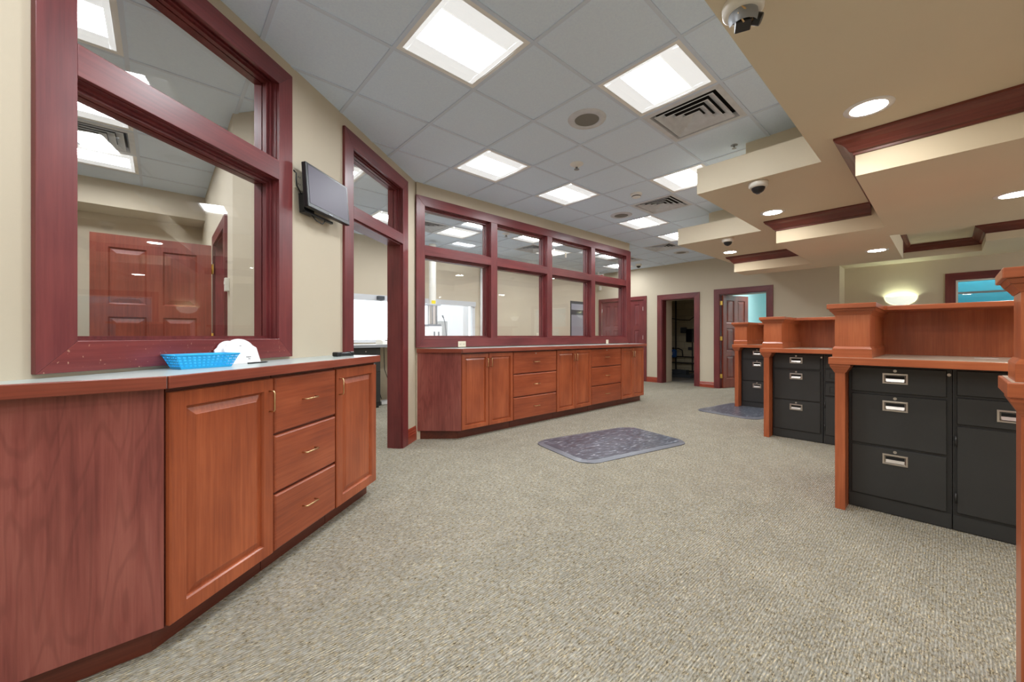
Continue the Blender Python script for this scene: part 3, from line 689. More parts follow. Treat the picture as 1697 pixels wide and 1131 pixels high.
# counter 2 along wall B : front plane v = 3.74 (door faces 3.72)
FV = 3.74; DP = .328
L2 = 'cherry base cabinet with a pair of raised panel doors, '
cabinet('base_cabinet', (2.57, FV, 0), 0, .80, DP, doors=2, label=L2+'at the angled end')
cabinet('base_cabinet', (3.375, FV, 0), 0, .83, DP, drawers=DZ, locktop=True, label='three drawer cherry cabinet under the second glazed bay, long counter')
cabinet('base_cabinet', (4.21, FV, 0), 0, .81, DP, doors=2, label=L2+'between the two drawer stacks')
cabinet('base_cabinet', (5.025, FV, 0), 0, .83, DP, drawers=DZ, locktop=True, label='farther three drawer cherry base cabinet of the long counter')
cabinet('base_cabinet', (5.86, FV, 0), 0, .745, DP, doors=2, label=L2+'at the far end')
r = empty('end_cabinet', (0, 0, 0), 0, label='plain cherry angled end of the long counter beside the cased opening', cat='cabinet')
b = MB(); b.prism([(2.567, FV-.018), (2.567, 4.068), (2.197, 4.068)], .10, .997); b.build('end_panel', 'panel_wood', r)
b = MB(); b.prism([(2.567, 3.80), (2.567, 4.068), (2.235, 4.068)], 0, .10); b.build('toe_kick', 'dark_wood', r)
r = empty('worktop', (0, 0, 0), 0, label='long cherry edged worktop under the row of glazed bays', cat='worktop')
pts = [(2.192, 4.0685), (2.555, FV-.05), (6.635, FV-.05), (6.635, 4.0685)]
b = MB(); b.prism(pts, 1.000, 1.045); b.build('laminate_top', 'laminate', r)
for i in range(3): edge_strip(r, pts[i], pts[i+1], .012, .998, 1.0455)

# ------------------------------------------------------------------ teller stations
def station(loc, label, w=1.02, dep=.86, end=False):
    """local: x to the right seen from the workside, front y=0 (leg face), z up"""
    r = empty('teller_station', loc, RZC, label=label, cat='counter')
    b = MB(); b.box(0, .055, 0, .135, 0, .995); b.build('leg', 'station_wood', r, bevel=.002)
    if end: b = MB(); b.box(w-.055, w, 0, .135, 0, .995); b.build('leg', 'station_wood', r, bevel=.002)
    if not end: b = MB(); b.box(.0, .018, .135, dep, 0, .995); b.build('side_panel', 'station_wood', r)
    b = MB(); b.frustum((-.002, .057, -.004, .137), .94, (-.024, .085, -.030, .16), .985); b.box(-.024, .085, -.030, .16, .985, .9985); b.build('bracket_moulding', 'station_x', r)
    b = MB(); b.box(-.03, w, -.04, dep, .9985, 1.0455)
    o = b.build('worktop_edge', 'station_x', r, bevel=.003)
    b = MB(); b.box(-.02, w-.002, -.03, dep-.002, 1.0455, 1.0465); b.build('laminate_top', 'tan_lam', r)
    bw = .18
    pd = dep-.05 if not end else .20
    b = MB(); b.box(0, bw, 0, pd, 1.0465, 1.375); b.build('pedestal', 'station_wood', r)
    ex = .012 if end else 0
    b = MB(); b.box(-.012, bw+.012, -.012, pd+ex, 1.0466, 1.105); b.frustum((-.012, bw+.012, -.012, pd+ex), 1.105, (-.002, bw+.002, -.002, pd+ex), 1.120); b.build('base_moulding', 'station_x', r)
    b = MB(); b.frustum((-.003, bw+.003, -.003, pd+ex), 1.335, (-.006, bw+.006, -.006, pd+ex), 1.341); b.frustum((-.006, bw+.006, -.006, pd+ex), 1.341, (-.020, bw+.020, -.020, pd+ex), 1.36)
    b.frustum((-.022, bw+.022, -.022, pd+ex), 1.361, (-.03, bw+.03, -.03, pd+ex), 1.377); b.build('cap_moulding', 'station_x', r)
    b = MB(); b.box(bw, w, (dep-.05) if not end else .17, (dep-.02) if not end else .20, 1.0466, 1.378); b.build('back_panel', 'station_wood', r)
    if end: b = MB(); b.box(-.04, w, -.04, .235, 1.378, 1.412); b.build('top_shelf', 'station_x', r, bevel=.004)
    else: b = MB(); b.prism([(-.04, -.04), (bw+.035, -.04), (bw+.035, .40), (bw+.05, .43), (w, .43), (w, dep+.12), (-.04, dep+.12)], 1.378, 1.412); b.build('top_shelf', 'station_x', r, bevel=.004)
    if not end: b = MB(); b.box(0, w, dep-.02, dep, 0, 1.378); b.build('lobby_face', 'station_wood', r)
    return r
def cup(parent, x0, x1, z0, z1, y, m='chrome'):
    b = MB(); b.rings(x0, x1, z0, z1, [(0, y-.007), (.009, y-.008), (.014, y-.0012)], back=y-.0002); h_ = b.build('cup_handle', m, parent)
    zm = z0+(z1-z0)*.48
    q = MB(); q.box(x0+.015, x1-.015, y-.0022, y-.0014, zm, z1-.015); q.build('recess', 'dark', h_)  # dark plate that puts the shade of the cup's hollow into colour
    q = MB(); q.quad((x0+.015, y-.0016, zm), (x1-.015, y-.0016, zm), (x1-.018, y-.0065, z0+.013), (x0+.018, y-.0065, z0+.013)); q.build('finger_lip', m, h_); return h_
def file_cab(loc, w, fronts, label, dep=.5, h=.992, plinth=.095, locks=True, stile_lock=False):
    """fronts = [(z0,z1,handle)] handle = 'cup', 'dark' or None; 'door' for hinged"""
    r = empty('filing_cabinet', loc, RZC, label=label, cat='filing cabinet')
    b = MB(); b.box(0, w, .004, dep, .005, h); b.build('cabinet_body', 'steel2', r)
    b = MB(); b.box(.002, w-.002, .0, .01, .005, plinth); b.build('plinth', 'steel', r)
    for z0, z1, kind in fronts:
        nm = 'door' if 'door' in kind else 'drawer'
        b = MB(); b.rings(.016, w-.022, z0, z1, [(0, -.004), (.003, -.008), (.006, -.008)], back=.0039); d = b.build(nm, 'steel', r)
        if 'cup' in kind:
            zt = z1-.035; cup(d, w*.36, w*.36+.12, zt-.068, zt, -.008)
            if 'lock' in kind: lock(d, w*.36+.06, z1-.018, -.008)
        if 'mid' in kind: cup(d, w/2-.06, w/2+.06, (z0+z1)/2-.04, (z0+z1)/2+.03, -.008)
        if 'dark' in kind:
            b = MB(); b.rings(.05, w-.06, z0+.03, z1-.035, [(0, -.011), (.008, -.011), (.014, -.001)], back=-.0079); b.build('recessed_handle', 'steel2', d)
        if nm == 'door':
            for z in (z0+.09, z1-.09):
                q = MB(); q.tube([(.012, -.012, z-.03), (.012, -.012, z+.03)], .005, 8); q.build('hinge', 'steel2', d)
    if stile_lock: lock(r, w-.012, h-.04, -.003)
    return r
F3 = [(.105, .440, 'cup lock'), (.455, .795, 'cup lock'), (.812, .978, 'cup lock')]
F2 = [(.112, .640, 'door'), (.655, .815, 'mid'), (.830, .980, 'plain')]
FD = [(.10, .52, 'door'), (.535, .675, 'dark'), (.69, .825, 'dark'), (.84, .975, 'dark')]
st = [(2.04, -.158), (3.48, .52), (5.31, 1.45), (7.12, 2.365)]
names = ['cut off by the right picture edge', 'large, below the sconce and teal window', 'middle one of the line', 'farthest, before the teal doorway']
for k, (u, v) in enumerate(st):
    station((u, v, 0), 'cherry teller station with raised shelf, '+names[k], dep=.86 if k else .30, end=(k == 0))
file_cab((3.62, .464, 0), .485, F3, 'black steel three drawer filing cabinet under the large teller station below the sconce', stile_lock=True)
file_cab((3.62, -.024, 0), .46, F2, 'black steel cabinet, two drawers over a hinged scuffed door, nearest the right edge')
file_cab((5.45, 1.392, 0), .475, F3, 'black steel three drawer filing cabinet under the middle teller station', stile_lock=True)
file_cab((5.45, .912, 0), .46, FD, 'black steel cabinet with dark recessed pulls beside the middle filing cabinet')
file_cab((7.26, 2.307, 0), .475, F3, 'black steel three drawer filing cabinet under the farthest teller station')

# ------------------------------------------------------------------ floor mats
def mat_rug(loc, rz, L, W, label, chamf=.17):
    r = empty('floor_mat', loc, rz, label=label, cat='floor mat')
    def oct(l, w, c):
        p = []
        for sx, sy, a in ((1, 1, 0), (-1, 1, 90), (-1, -1, 180), (1, -1, 270)):
            cx, cy = sx*(l/2-c), sy*(w/2-c)
            for t in (0, 22.5, 45, 67.5, 90): p.append((cx+c*math.cos(math.radians(a+t)), cy+c*math.sin(math.radians(a+t))))
        return p
    o = oct(L, W, chamf); i = oct(L-.11, W-.11, chamf-.03)
    b = MB(); n = len(o)
    for k in range(n):
        k2 = (k+1) % n; wob = lambda q: .003+.004*math.sin(q*1.7)
        b.quad((*o[k], .001), (*o[k2], .001), (*o[k2], .004+abs(wob(k2))), (*o[k], .004+abs(wob(k))))
        b.quad((*o[k], .004+abs(wob(k))), (*o[k2], .004+abs(wob(k2))), (*i[k2], .018), (*i[k], .018))
    b.build('bevelled_edge', 'rubber_edge', r)
    b = MB(); b.prism(i, .002, .0185); b.build('mat_surface', 'rubber', r)
    return r
mat_rug((3.74, 2.50, 0), math.radians(-12), 1.52, .92, 'grey marbled rubber floor mat in the open middle of the carpet')
mat_rug((6.92, 2.16, 0), math.radians(-8), 1.30, .92, 'grey marbled rubber floor mat lying beside the farthest teller station')

# ------------------------------------------------------------------ ceiling fixtures
def troffer():
    r = empty('ceiling_light', (0, 0, 0), 0, label='x', cat='ceiling light')
    h = T/2-.012
    b = MB()
    for a, c, z0, z1 in ((h, h-.022, -.004, .0), (h-.022, h-.03, -.002, .0)):
        b.box(-a, a, c, a, z0, z1+.004); b.box(-a, a, -a, -c, z0, z1+.004); b.box(c, a, -c, c, z0, z1+.004); b.box(-a, -c, -c, c, z0, z1+.004)
    b.build('frame', 'white', r)
    i = h-.03
    b = MB(); cw = .130; d = .075
    for sgn in (1, -1):
        pts = [(i, -.001), (i-.05, .005), (i-.12, .004), (cw+.01, .0), (cw, .03)]
        for k in range(len(pts)-1):
            (a, za), (c, zc) = pts[k], pts[k+1]
            b.quad((-i+.03, sgn*a, za), (i-.03, sgn*a, za), (i-.03, sgn*c, zc), (-i+.03, sgn*c, zc))
    b.quad((-i, -i, 0), (-i, i, 0), (-i+.04, i, 0), (-i+.04, -i, 0)) if False else None
    for sx in (1, -1):
        b.quad((sx*i, -i, 0), (sx*i, i, 0), (sx*(i-.03), i, .004), (sx*(i-.03), -i, .004))
    b.build('side_wing', 'wing', r)
    b = MB(); n = 6
    for k in range(n):
        a0 = -cw+2*cw*k/n; a1 = -cw+2*cw*(k+1)/n; zf = lambda a: .028-.012*math.cos(a/cw*PI/2)
        b.quad((-i+.03, a0, zf(a0)), (i-.03, a0, zf(a0)), (i-.03, a1, zf(a1)), (-i+.03, a1, zf(a1)))
    b.build('centre_lens', 'lens', r)
    b = MB(); b.box(-h, h, -h, h, .08, .10); b.box(-h, -h+.004, -h, h, .005, .08); b.box(h-.004, h, -h, h, .005, .08); b.box(-h, h, -h, -h+.004, .005, .08); b.box(-h, h, h-.004, h, .005, .08); b.build('housing', 'white', r)
    return r
LL = {(-1, 0): 'nearest the top of the view above the near window wall', (1, -1): 'beside the large ceiling grille near the front soffit edge', (1, 2): 'over the cased opening, near the wall corner',
      (3, 2): 'above the second glazed bay', (4, 0): 'partly cut off by the middle soffit step', (6, 2): 'beside the round speaker above the last glazed bay', (8, 2): 'almost hidden behind the farthest soffit corner',
      (-3, -1): 'added fill behind the camera nearest the left wall', (-4, -3): 'added fill behind the camera far to the side', (-3, -5): 'added fill behind the camera over the work aisle', (-6, -2): 'added fill behind the camera at the left wall', (-6, -5): 'added fill behind the camera in the far rear corner',  # unseen troffers added behind the camera as fill
      (-4, 2): 'in the office behind the near window, closest to the glass', (-4, 4): 'in the office behind the near window, middle one', (-4, 6): 'in the office behind the near window, next to the bulkhead',
      (3, 6): 'in the back room seen through the first transom', (5, 5): 'in the back room seen through the second transom', (7, 6): 'in the back room seen through the third transom',
      (9, 5): 'in the back room seen through the fourth transom', (11, 6): 'in the back room near the far double door', (1, 6): 'in the back room seen through the transom of the cased opening',
      (-1, 4): 'in the back room just behind the cased opening', (-8, 3): 'added fill in the office at its left end', (-7, 0): 'added fill behind the camera at the near left corner'}  # the last two troffers are out of view, added as fill
proto = None
for (i, j) in lights:
    x, y = cell(i, j); loc = (x+T/2, y+T/2, H)
    lab = 'square recessed ceiling light, '+LL[(i, j)]
    if x+T/2 < -4 or (j < 0 and y+T/2 < .0 and x > 3): continue
    if proto is None: proto = troffer(); proto.location = loc; proto['label'] = lab; proto['group'] = 'square recessed ceiling lights'
    else: dup(proto, loc, label=lab)
def grille():
    r = empty('ceiling_vent', (0, 0, 0), 0, label='x', cat='air vent')
    b = MB(); h = T/2-.012
    rg = [(0, 0), (.05, -.002), (.062, .03), (.07, .03)]
    def rr(a, z): return [(-a, -a, z), (a, -a, z), (a, a, z), (-a, a, z)]
    prof = [(h, -.003), (h-.040, -.006), (h-.055, .035)]
    for k in range(len(prof)-1):
        p, q = rr(*prof[k]), rr(*prof[k+1])
        for m_ in range(4): b.quad(p[m_], p[(m_+1) % 4], q[(m_+1) % 4], q[m_])
    b.build('frame', 'vent', r)
    for a in (.222, .166, .112, .062):
        b = MB(); ai = max(a-.050, .012)
        p, q, u_ = rr(a, -.010), rr(ai, .022), rr(a+.003, -.004)
        for m_ in range(4): b.quad(p[m_], p[(m_+1) % 4], q[(m_+1) % 4], q[m_]); b.quad(p[m_], p[(m_+1) % 4], u_[(m_+1) % 4], u_[m_])
        if a < .07: b.quad(*rr(ai, .022))
        b.build('louvre', 'vent', r)
    b = MB(); b.box(-h, h, -h, h, .055, .06); b.build('backing', 'dark', r)
    return r
VL = {(2, -1): 'large stepped square ceiling vent beside the near ceiling light by the soffit', (5, 1): 'stepped square ceiling vent between smoke detector and speaker over the long counter', (9, 3): 'farthest stepped square ceiling vent in front of the far wall',
      (2, 6): 'stepped square ceiling vent in the back room seen through the first transom', (6, 6): 'stepped square ceiling vent in the back room seen through the second transom', (-4, 5): 'square ceiling vent between the office lights behind the near window', (10, 5): 'stepped square ceiling vent in the back room by the far wall'}
pv = None
for (i, j) in vents:
    x, y = cell(i, j); loc = (x+T/2, y+T/2, H-.003)
    if pv is None: pv = grille(); pv.location = loc; pv['label'] = VL[(i, j)]; pv['group'] = 'square ceiling vents'
    else: dup(pv, loc, label=VL[(i, j)])
def speaker(loc, label):
    r = empty('ceiling_speaker', loc, 0, label=label, cat='speaker', group='round ceiling speakers')
    b = MB(); b.lathe([(.155, 0), (.150, -.007), (.10, -.011), (.098, -.006)]); b.build('bezel', 'vent', r)
    b = MB(); b.lathe([(.098, -.006), (.05, -.008), (.001, -.0085)]); b.build('speaker_mesh', 'mesh', r)
speaker((2.59, 1.965, H), 'round ceiling speaker nearest, between two lights and the big vent')
speaker((5.03, 3.195, H), 'round ceiling speaker beside the second ceiling vent')
speaker((8.22, 3.77, H), 'farthest round ceiling speaker near the far wall')
def sprinkler(loc, label, dome=False):
    r = empty('sprinkler_head', loc, 0, label=label, cat='sprinkler', group='ceiling sprinklers')
    b = MB(); b.lathe([(.07, 0), (.066, -.006), (.03, -.010), (.028, -.03), (.001, -.03)]); b.build('escutcheon', 'white', r)
    b = MB(); b.lathe([(.001, -.03), (.012, -.032), (.010, -.05), (.026, -.054), (.026, -.058), (.001, -.058)]); b.build('deflector', 'grey', r)
sprinkler((3.19, 2.55, H), 'white round sprinkler plate near the middle of the tile ceiling')
sprinkler((4.45, 5.10, H), 'round sprinkler plate in the back room seen through the second transom')
r = empty('smoke_detector', (4.405, 2.585, H), 0, label='white slotted smoke detector beside the middle ceiling vent', cat='smoke detector')
b = MB(); b.lathe([(.07, 0), (.07, -.018), (.058, -.026), (.052, -.030), (.052, -.046), (.03, -.055), (.001, -.056)]); b.build('housing', 'white', r)
b = MB(); b.lathe([(.0535, -.033), (.0535, -.042)]); b.build('slots', 'dark', r)
b = MB(); b.lathe([(.03, 0), (.028, -.004), (.001, -.005)], seg=20); b.tube([(0, 0, -.004), (0, 0, -.03)], .006, 8); b.lathe([(.02, -.03), (.001, -.032)], seg=16)
tag(b.build('sprinkler_head', 'grey', loc=(3.96, 1.32, H)), 'small metal sprinkler head at the tile edge by the soffit riser', 'sprinkler')
# security domes
def dome(loc, label, open_=False, k=1.0):
    r = empty('security_camera', loc, .4, label=label, cat='security camera')
    b = MB(); b.lathe([(.001, 0), (.072*k, 0), (.074*k, -.008), (.072*k, -.035), (.062*k, -.045), (.050*k, -.047)]); b.build('base_ring', 'whitep', r)
    if not open_:
        b = MB(); b.lathe([(.051*k, -.046), (.049*k, -.06), (.040*k, -.077), (.024*k, -.089), (.001, -.093)]); b.build('smoked_dome', 'blackp', r)
        b = MB(); b.lathe([(.014*k, -.080), (.016*k, -.092), (.001, -.0945)], cx=.012, cy=0, seg=16); b.build('lens', 'screen', r)
    else:
        b = MB(); b.box(-.035, .03, -.028, .028, -.095, -.04); b.tube([(.0, -.03, -.07), (.0, -.062, -.085)], .022, 14); b.build('camera_module', 'blackp', r, bevel=.004)
        b = MB(); b.tube([(-.04, .02, -.03), (-.055, .0, -.06), (-.04, -.02, -.085), (-.02, -.03, -.09)], .004, 6); b.tube([(-.03, .03, -.03), (-.05, .02, -.07), (-.035, 0, -.1)], .003, 6); b.build('wire', 'brass', r)
        b = MB(); b.lathe([(.052, -.045), (.056, -.07), (.05, -.095)], a0=PI*.6, a1=PI*1.35, seg=12); b.build('half_cover', 'grey', r)
dome((1.70, .535, Z1), 'opened ceiling camera with bare black module at the top edge of the view', True)
dome((3.79, 1.075, Z1), 'white dome security camera under the middle soffit step')
dome((5.69, 1.975, Z1), 'white dome security camera under the farthest soffit step')
dome((8.80, 5.10, H), 'small dome security camera on the tile ceiling by the far wall', k=1.0)
# recessed can lights
def can(loc, label):
    r = empty('downlight', loc, 0, label=label, cat='downlight', group='round recessed downlights')
    b = MB(); b.lathe([(.112, 0), (.110, -.004), (.086, -.006), (.081, -.004)], seg=36); b.build('trim_ring', 'white', r)
    b = MB(); b.disc(.082, -.0045, seg=36); b.build('lamp', 'can_lobby' if 'lobby' in label and 'tray' not in label else 'can', r)
CL = [((3.01, .30, Z1), 'large in the nearest soffit underside'), ((4.82, 1.235, Z1), 'under the middle soffit step by the dome camera'), ((6.62, 2.265, Z1), 'under the farthest soffit step'),
      ((6.585, .58, Z2), 'left of the recessed lobby tray'), ((4.746, -.345, Z2), 'at the right edge in the lower soffit'), 
      ((2.6, -1.6, Z1), 'added to light the lobby behind the nearest station'), ((4.6, -2.2, Z2), 'added as lobby fill out to the right'), ((1.2, -1.4, Z1), 'behind the camera over the lobby'),  # unseen downlights added to brighten the lobby
      ((7.0, -3.2, Z1), 'added as fill in the lobby far to the right'), ((2.6, -3.4, Z1), 'added as fill in the lobby behind the camera'), ((9.0, -3.2, Z1), 'added as fill in the far lobby corner'), ((6.45, -1.0, Z1), 'added as fill in the lobby soffit edge beside the tray')]  # these four are out of view as well, put in as lobby fill
for loc, l in CL:
    can(loc, 'round recessed downlight '+l)
# sconces
def sconce(loc, rz, label):
    r = empty('wall_sconce', loc, rz, label=label, cat='sconce', group='half bowl wall sconces')
    b = MB(); n = 8
    rows = []
    for i in range(n+1):
        t = i/n; hw = .215*math.sqrt(max(0, 1-(t)**2))+.0; z = -.16*t; dpt = .10*math.sqrt(max(0, 1-t**2))
        rows.append([(hw*math.cos(PI*k/14), -.004-dpt*math.sin(PI*k/14), z) for k in range(15)])
    for i in range(n):
        for k in range(14): b.smooth = True; b.quad(rows[i][k], rows[i][k+1], rows[i+1][k+1], rows[i+1][k])
    b.build('glass_bowl', 'bowl', r)
    b = MB(); b.box(-.15, .15, -.05, -.02, -.05, -.03); b.build('lamp', 'lampw', r)
    b = MB(); b.box(-.06, .06, -.02, 0, -.12, -.01); b.build('back_plate', 'grey', r)
sconce((9.95, .56, 1.90), RZC, 'glowing half bowl wall sconce above the large teller station shelf')
sconce((9.95, -2.6, 1.90), RZC, 'glowing half bowl wall sconce on the lobby wall past the teal window')
sconce((3.0, -4.05, 1.90), PI, 'glowing half bowl wall sconce on the lobby side wall')
sconce((6.6, -4.05, 1.90), PI, 'glowing half bowl wall sconce farther along the lobby side wall')

# ------------------------------------------------------------------ wall mounted screen, outlets, small wall things
r = empty('wall_monitor', A(.758, -.085, 2.195), AR, label='small black flat screen monitor on a bracket between near window and cased opening', cat='monitor')
r.rotation_euler = (math.radians(-4), 0, AR)
b = MB(); b.box(-.235, .235, -.012, .022, -.15, .15); b.build('bezel', 'blackp', r, bevel=.005)
b = MB(); b.box(-.216, .216, -.0135, -.0125, -.122, .134); b.build('screen', 'screen', r)
b = MB(); b.box(-.16, .16, .022, .04, -.10, .10); b.build('rear_housing', 'blackp', r, bevel=.006)
b = MB(); b.box(-.05, .05, .04, .084, -.05, .05); b.box(-.20, -.10, .045, .082, -.17, -.04); b.box(-.2, .1, .04, .06, -.17, -.155); b.build('bracket', 'blackp', r)
b = MB(); b.box(-.02, .02, -.0145, -.0125, -.142, -.136); b.build('badge', 'grey', r)
b = MB(); b.tube([(-.12, .05, -.17), (-.10, .03, -.205), (-.04, .03, -.21), (.0, .04, -.18), (.02, .045, -.16)], .004, 6); b.build('cable', 'blackp', r)
b = MB(); b.tube([(-.24, .078, .10), (-.225, .07, .085), (-.235, .065, .04), (-.225, .07, .0), (-.20, .06, -.05)], .004, 6); b.build('cable', 'blackp', r)
def plate(name, loc, rz, w, h, label, duplex=True):
    r = empty(name, loc, rz, label=label, cat='outlet')
    b = MB(); b.box(-w/2, w/2, -.006, 0, -h/2, h/2); b.build('cover_plate', 'ivory', r, bevel=.002)
    b = MB()
    for z in ((-h*.2, h*.2) if h > w else (0,)):
        for x in ((0,) if h > w else (-w*.22, w*.22)):
            for dx in (-.008, .008): b.box(x+dx-.0015, x+dx+.0015, -.007, -.0058, z-.006, z+.006)
    b.build('slots', 'dark', r); return r
plate('wall_outlet', A(.565, 0, 2.235), AR, .075, .118, 'ivory wall outlet behind the monitor cables')
plate('wall_outlet', (2.80, 4.0478, 1.088), 0, .115, .072, 'wide ivory outlet in the sill rail under the first glazed bay')
plate('wall_outlet', (5.92, 4.0478, 1.085), 0, .07, .072, 'small ivory outlet in the sill rail under the last glazed bay')
plate('light_switch', (7.0, 6.829, 1.20), 0, .075, .12, 'ivory switch plate on the back room wall left of the narrow window')
b = MB(); b.box(-.012, .012, -.012, 0, -.035, .035); b.box(-.004, .004, -.016, -.01, -.02, .028)
tag(b.build('door_contact', 'ivory', loc=(4.785, 4.0495, 2.47)), 'small ivory contact box on the mullion between second and third bays', 'sensor')
b = MB(); b.box(-.03, .03, -.05, 0, -.06, .06); tag(b.build('motion_sensor', 'whitep', loc=(9.42, 6.66, 2.55), rot=(0, 0, RZC), bevel=.01), 'white motion sensor high on the far wall seen through the last bay', 'sensor')
b = MB(); b.box(-.03, .03, -.03, 0, -.055, .055); b.box(-.02, .02, -.034, -.03, .0, .03)
o = tag(b.build('thermostat', 'whitep', loc=(.407, 4.10, 1.62), rot=(0, 0, PI), bevel=.004), 'white thermostat beside the office door casing seen through the near window', 'thermostat'); o.location = (.43, 4.02, 1.62); o.rotation_euler = (0, 0, -PI/2)
r = empty('exit_sign', (9.0, 6.45, 2.80), -PI/2+.35, label='red lettered EXIT sign hanging in the back room seen through the last transom', cat='exit sign')
b = MB(); b.box(-.15, .15, 0, .04, -.09, .09); b.box(-.02, .02, .01, .03, .09, .16); b.build('housing', 'white', r)
text('lettering', 'EXIT', .15, 'red', r, (0, -.002, 0), (PI/2, 0, 0))

# ------------------------------------------------------------------ things on the near counter
ZT = 1.0455
r = empty('plastic_basket', A(-.222, -.122, ZT), AR-.28, label='blue perforated plastic basket on the near worktop', cat='basket')
def sidewall(b, p0, p1, q0, q1, nx, nz):
    """perforated panel between bottom edge p0-p1 and top edge q0-q1"""
    p0, p1, q0, q1 = map(Vector, (p0, p1, q0, q1))
    P = lambda s, t: (p0.lerp(p1, s)).lerp(q0.lerp(q1, s), t)
    m = .12; 
    for i in range(nx):
        for k in range(nz):
            s0_, s1_ = i/nx, (i+1)/nx; t0, t1 = m+(.94-m)*k/nz, m+(.94-m)*(k+1)/nz
            sh = .0
            a, c = s0_+(s1_-s0_)*.22, s0_+(s1_-s0_)*.78; e, f = t0+(t1-t0)*.24, t0+(t1-t0)*.76
            O = [P(s0_, t0), P(s1_, t0), P(s1_, t1), P(s0_, t1)]; I = [P(a, e), P(c, e), P(c, f), P(a, f)]
            for j in range(4): b.quad(O[j], O[(j+1) % 4], I[(j+1) % 4], I[j])
    b.quad(P(0, 0), P(1, 0), P(1, m), P(0, m)); b.quad(P(0, .94), P(1, .94), P(1, 1), P(0, 1))
b = MB(); bl, bw_, tl, tw, hh = .102, .045, .13, .062, .062
cb = [(-bl, -bw_, 0), (bl, -bw_, 0), (bl, bw_, 0), (-bl, bw_, 0)]; ct = [(-tl, -tw, hh), (tl, -tw, hh), (tl, tw, hh), (-tl, tw, hh)]
for j in range(4): sidewall(b, cb[j], cb[(j+1) % 4], ct[j], ct[(j+1) % 4], 13 if j % 2 == 0 else 7, 4)
b.quad(*cb)
o = b.build('basket_wall', 'blue', r); so = o.modifiers.new('thickness', 'SOLIDIFY'); so.thickness = .0014
b = MB()
for j in range(4): b.tube([ct[j], ct[(j+1) % 4]], .0035, 8)
b.build('rim', 'blue', r)
def pouch(loc, rz, w, h, lean, label, txt, extra=()):
    r = empty('bank_envelope', loc, rz, label=label, cat='envelope')
    b = MB(); pts = []
    for i in range(13):
        a = PI*i/12; pts.append((w*.5*math.cos(a)*(.98 if i in (0, 12) else .80), h*.62+h*.38*math.sin(a)))
    outline = [(-w*.5, 0), (w*.5, 0)]+[(x, z) for x, z in pts]
    dy = lambda z: z*math.tan(lean)
    n = len(outline)
    f = [(x, dy(z), z) for x, z in outline]; bk = [(x, dy(z)+.012*(1-z/h)+.002, z) for x, z in outline]
    b.quad(*f); b.quad(*bk[::-1])
    for i in range(n): b.quad(f[i], f[(i+1) % n], bk[(i+1) % n], bk[i])
    b.build('paper_body', 'paper', r, bevel=.001)
    for (s, size, x, z) in txt: text('print', s, size, 'ink', r, (x, dy(z)-.0012, z), (PI/2-lean, 0, 0), .0003)
    return r
pouch(A(0.0, -.062, ZT), AR-.05, .17, .122, math.radians(14), 'white bank envelope leaning behind another beside the blue basket', [('CSB', .018, -.05, .05)])
pouch(A(.048, -.092, ZT), AR-.08, .195, .132, math.radians(20), 'front white bank envelope with a small CSB print propped beside the blue basket', [('CSB', .018, -.078, .052), ('Deposit', .009, .03, .034), ('only', .008, .03, .024), ('***', .010, .0, .092)])
b = MB(); b.tube([(-.06, 0, .004), (.05, .0, .004), (.062, 0, .004)], [.004, .004, .0015], 8); tag(b.build('pen', 'blackp', loc=A(.07, -.15, ZT), rot=(0, 0, AR-.1)), 'slim dark pen lying in front of the white envelopes', 'pen')
r = empty('telephone_handset', A(.83, -.16, ZT), AR-.15, label='black handset lying at the far end of the near worktop', cat='handset')
b = MB(); b.box(-.085, .085, -.024, .024, .003, .026); b.box(-.085, -.045, -.026, .026, .0, .031); b.box(.045, .085, -.026, .026, .0, .031); b.build('body', 'blackp', r, bevel=.007)
b = MB()
for i in range(5): b.box(-.03+i*.014, -.022+i*.014, -.008, .008, .026, .028)
b.build('keys', 'dgrey', r)

# ------------------------------------------------------------------ back room furniture
r = empty('drive_up_counter', (0, 0, 0), 0, label='long pale worktop on a beige wall shelf below the drive-up window', cat='counter')
b = MB(); b.box(1.4, 5.2, 6.22, 6.826, 1.005, 1.045); b.build('worktop', 'white', r); b = MB(); b.box(1.4, 5.2, 6.205, 6.22, 1.0, 1.0455); b.build('front_edge', 'grey', r)
b = MB(); b.box(1.4, 1.44, 6.3, 6.826, 0, 1.005); b.box(5.16, 5.2, 6.3, 6.826, 0, 1.005); b.build('end_panel', 'steel2', r)
r = empty('drawer_pedestal', (2.22, 6.28, 0), 0, label='black drawer pedestal with silver pull seen through the cased opening', cat='pedestal')
b = MB(); b.box(0, .50, .01, .5, .03, .998); b.build('body', 'steel2', r); b = MB()
for x in (.02, .44): b.box(x, x+.04, .02, .06, 0, .03)
b.build('foot', 'steel2', r)
for z0, z1 in ((.80, .985), (.60, .785), (.10, .585)):
    b = MB(); b.rings(.01, .49, z0, z1, [(0, -.004), (.003, -.008), (.006, -.008)], back=.0095); d = b.build('drawer', 'steel', r)
    if z0 > .7:
        q = MB(); q.tube([(.17, -.008, z0+.07), (.17, -.025, z0+.07), (.33, -.025, z0+.07), (.33, -.008, z0+.07)], .005, 8); q.build('pull', 'chrome', d); lock(d, .25, z1-.05, -.008)
b = MB(); b.tube([(2.80, 6.79, 1.0), (2.84, 6.6, .7), (2.80, 6.62, .5), (2.84, 6.7, .35), (2.80, 6.44, .12)], .008, 6)
tag(b.build('hanging_cable', 'blackp'), 'thicker black cable hanging below the drive-up worktop', 'cable')
b = MB(); b.tube([(2.96, 6.7, 1.0), (2.93, 6.6, .6), (3.0, 6.42, .2)], .006, 6)
tag(b.build('hanging_cable', 'blackp'), 'thin black cable right of the thicker one below the drive-up worktop', 'cable')
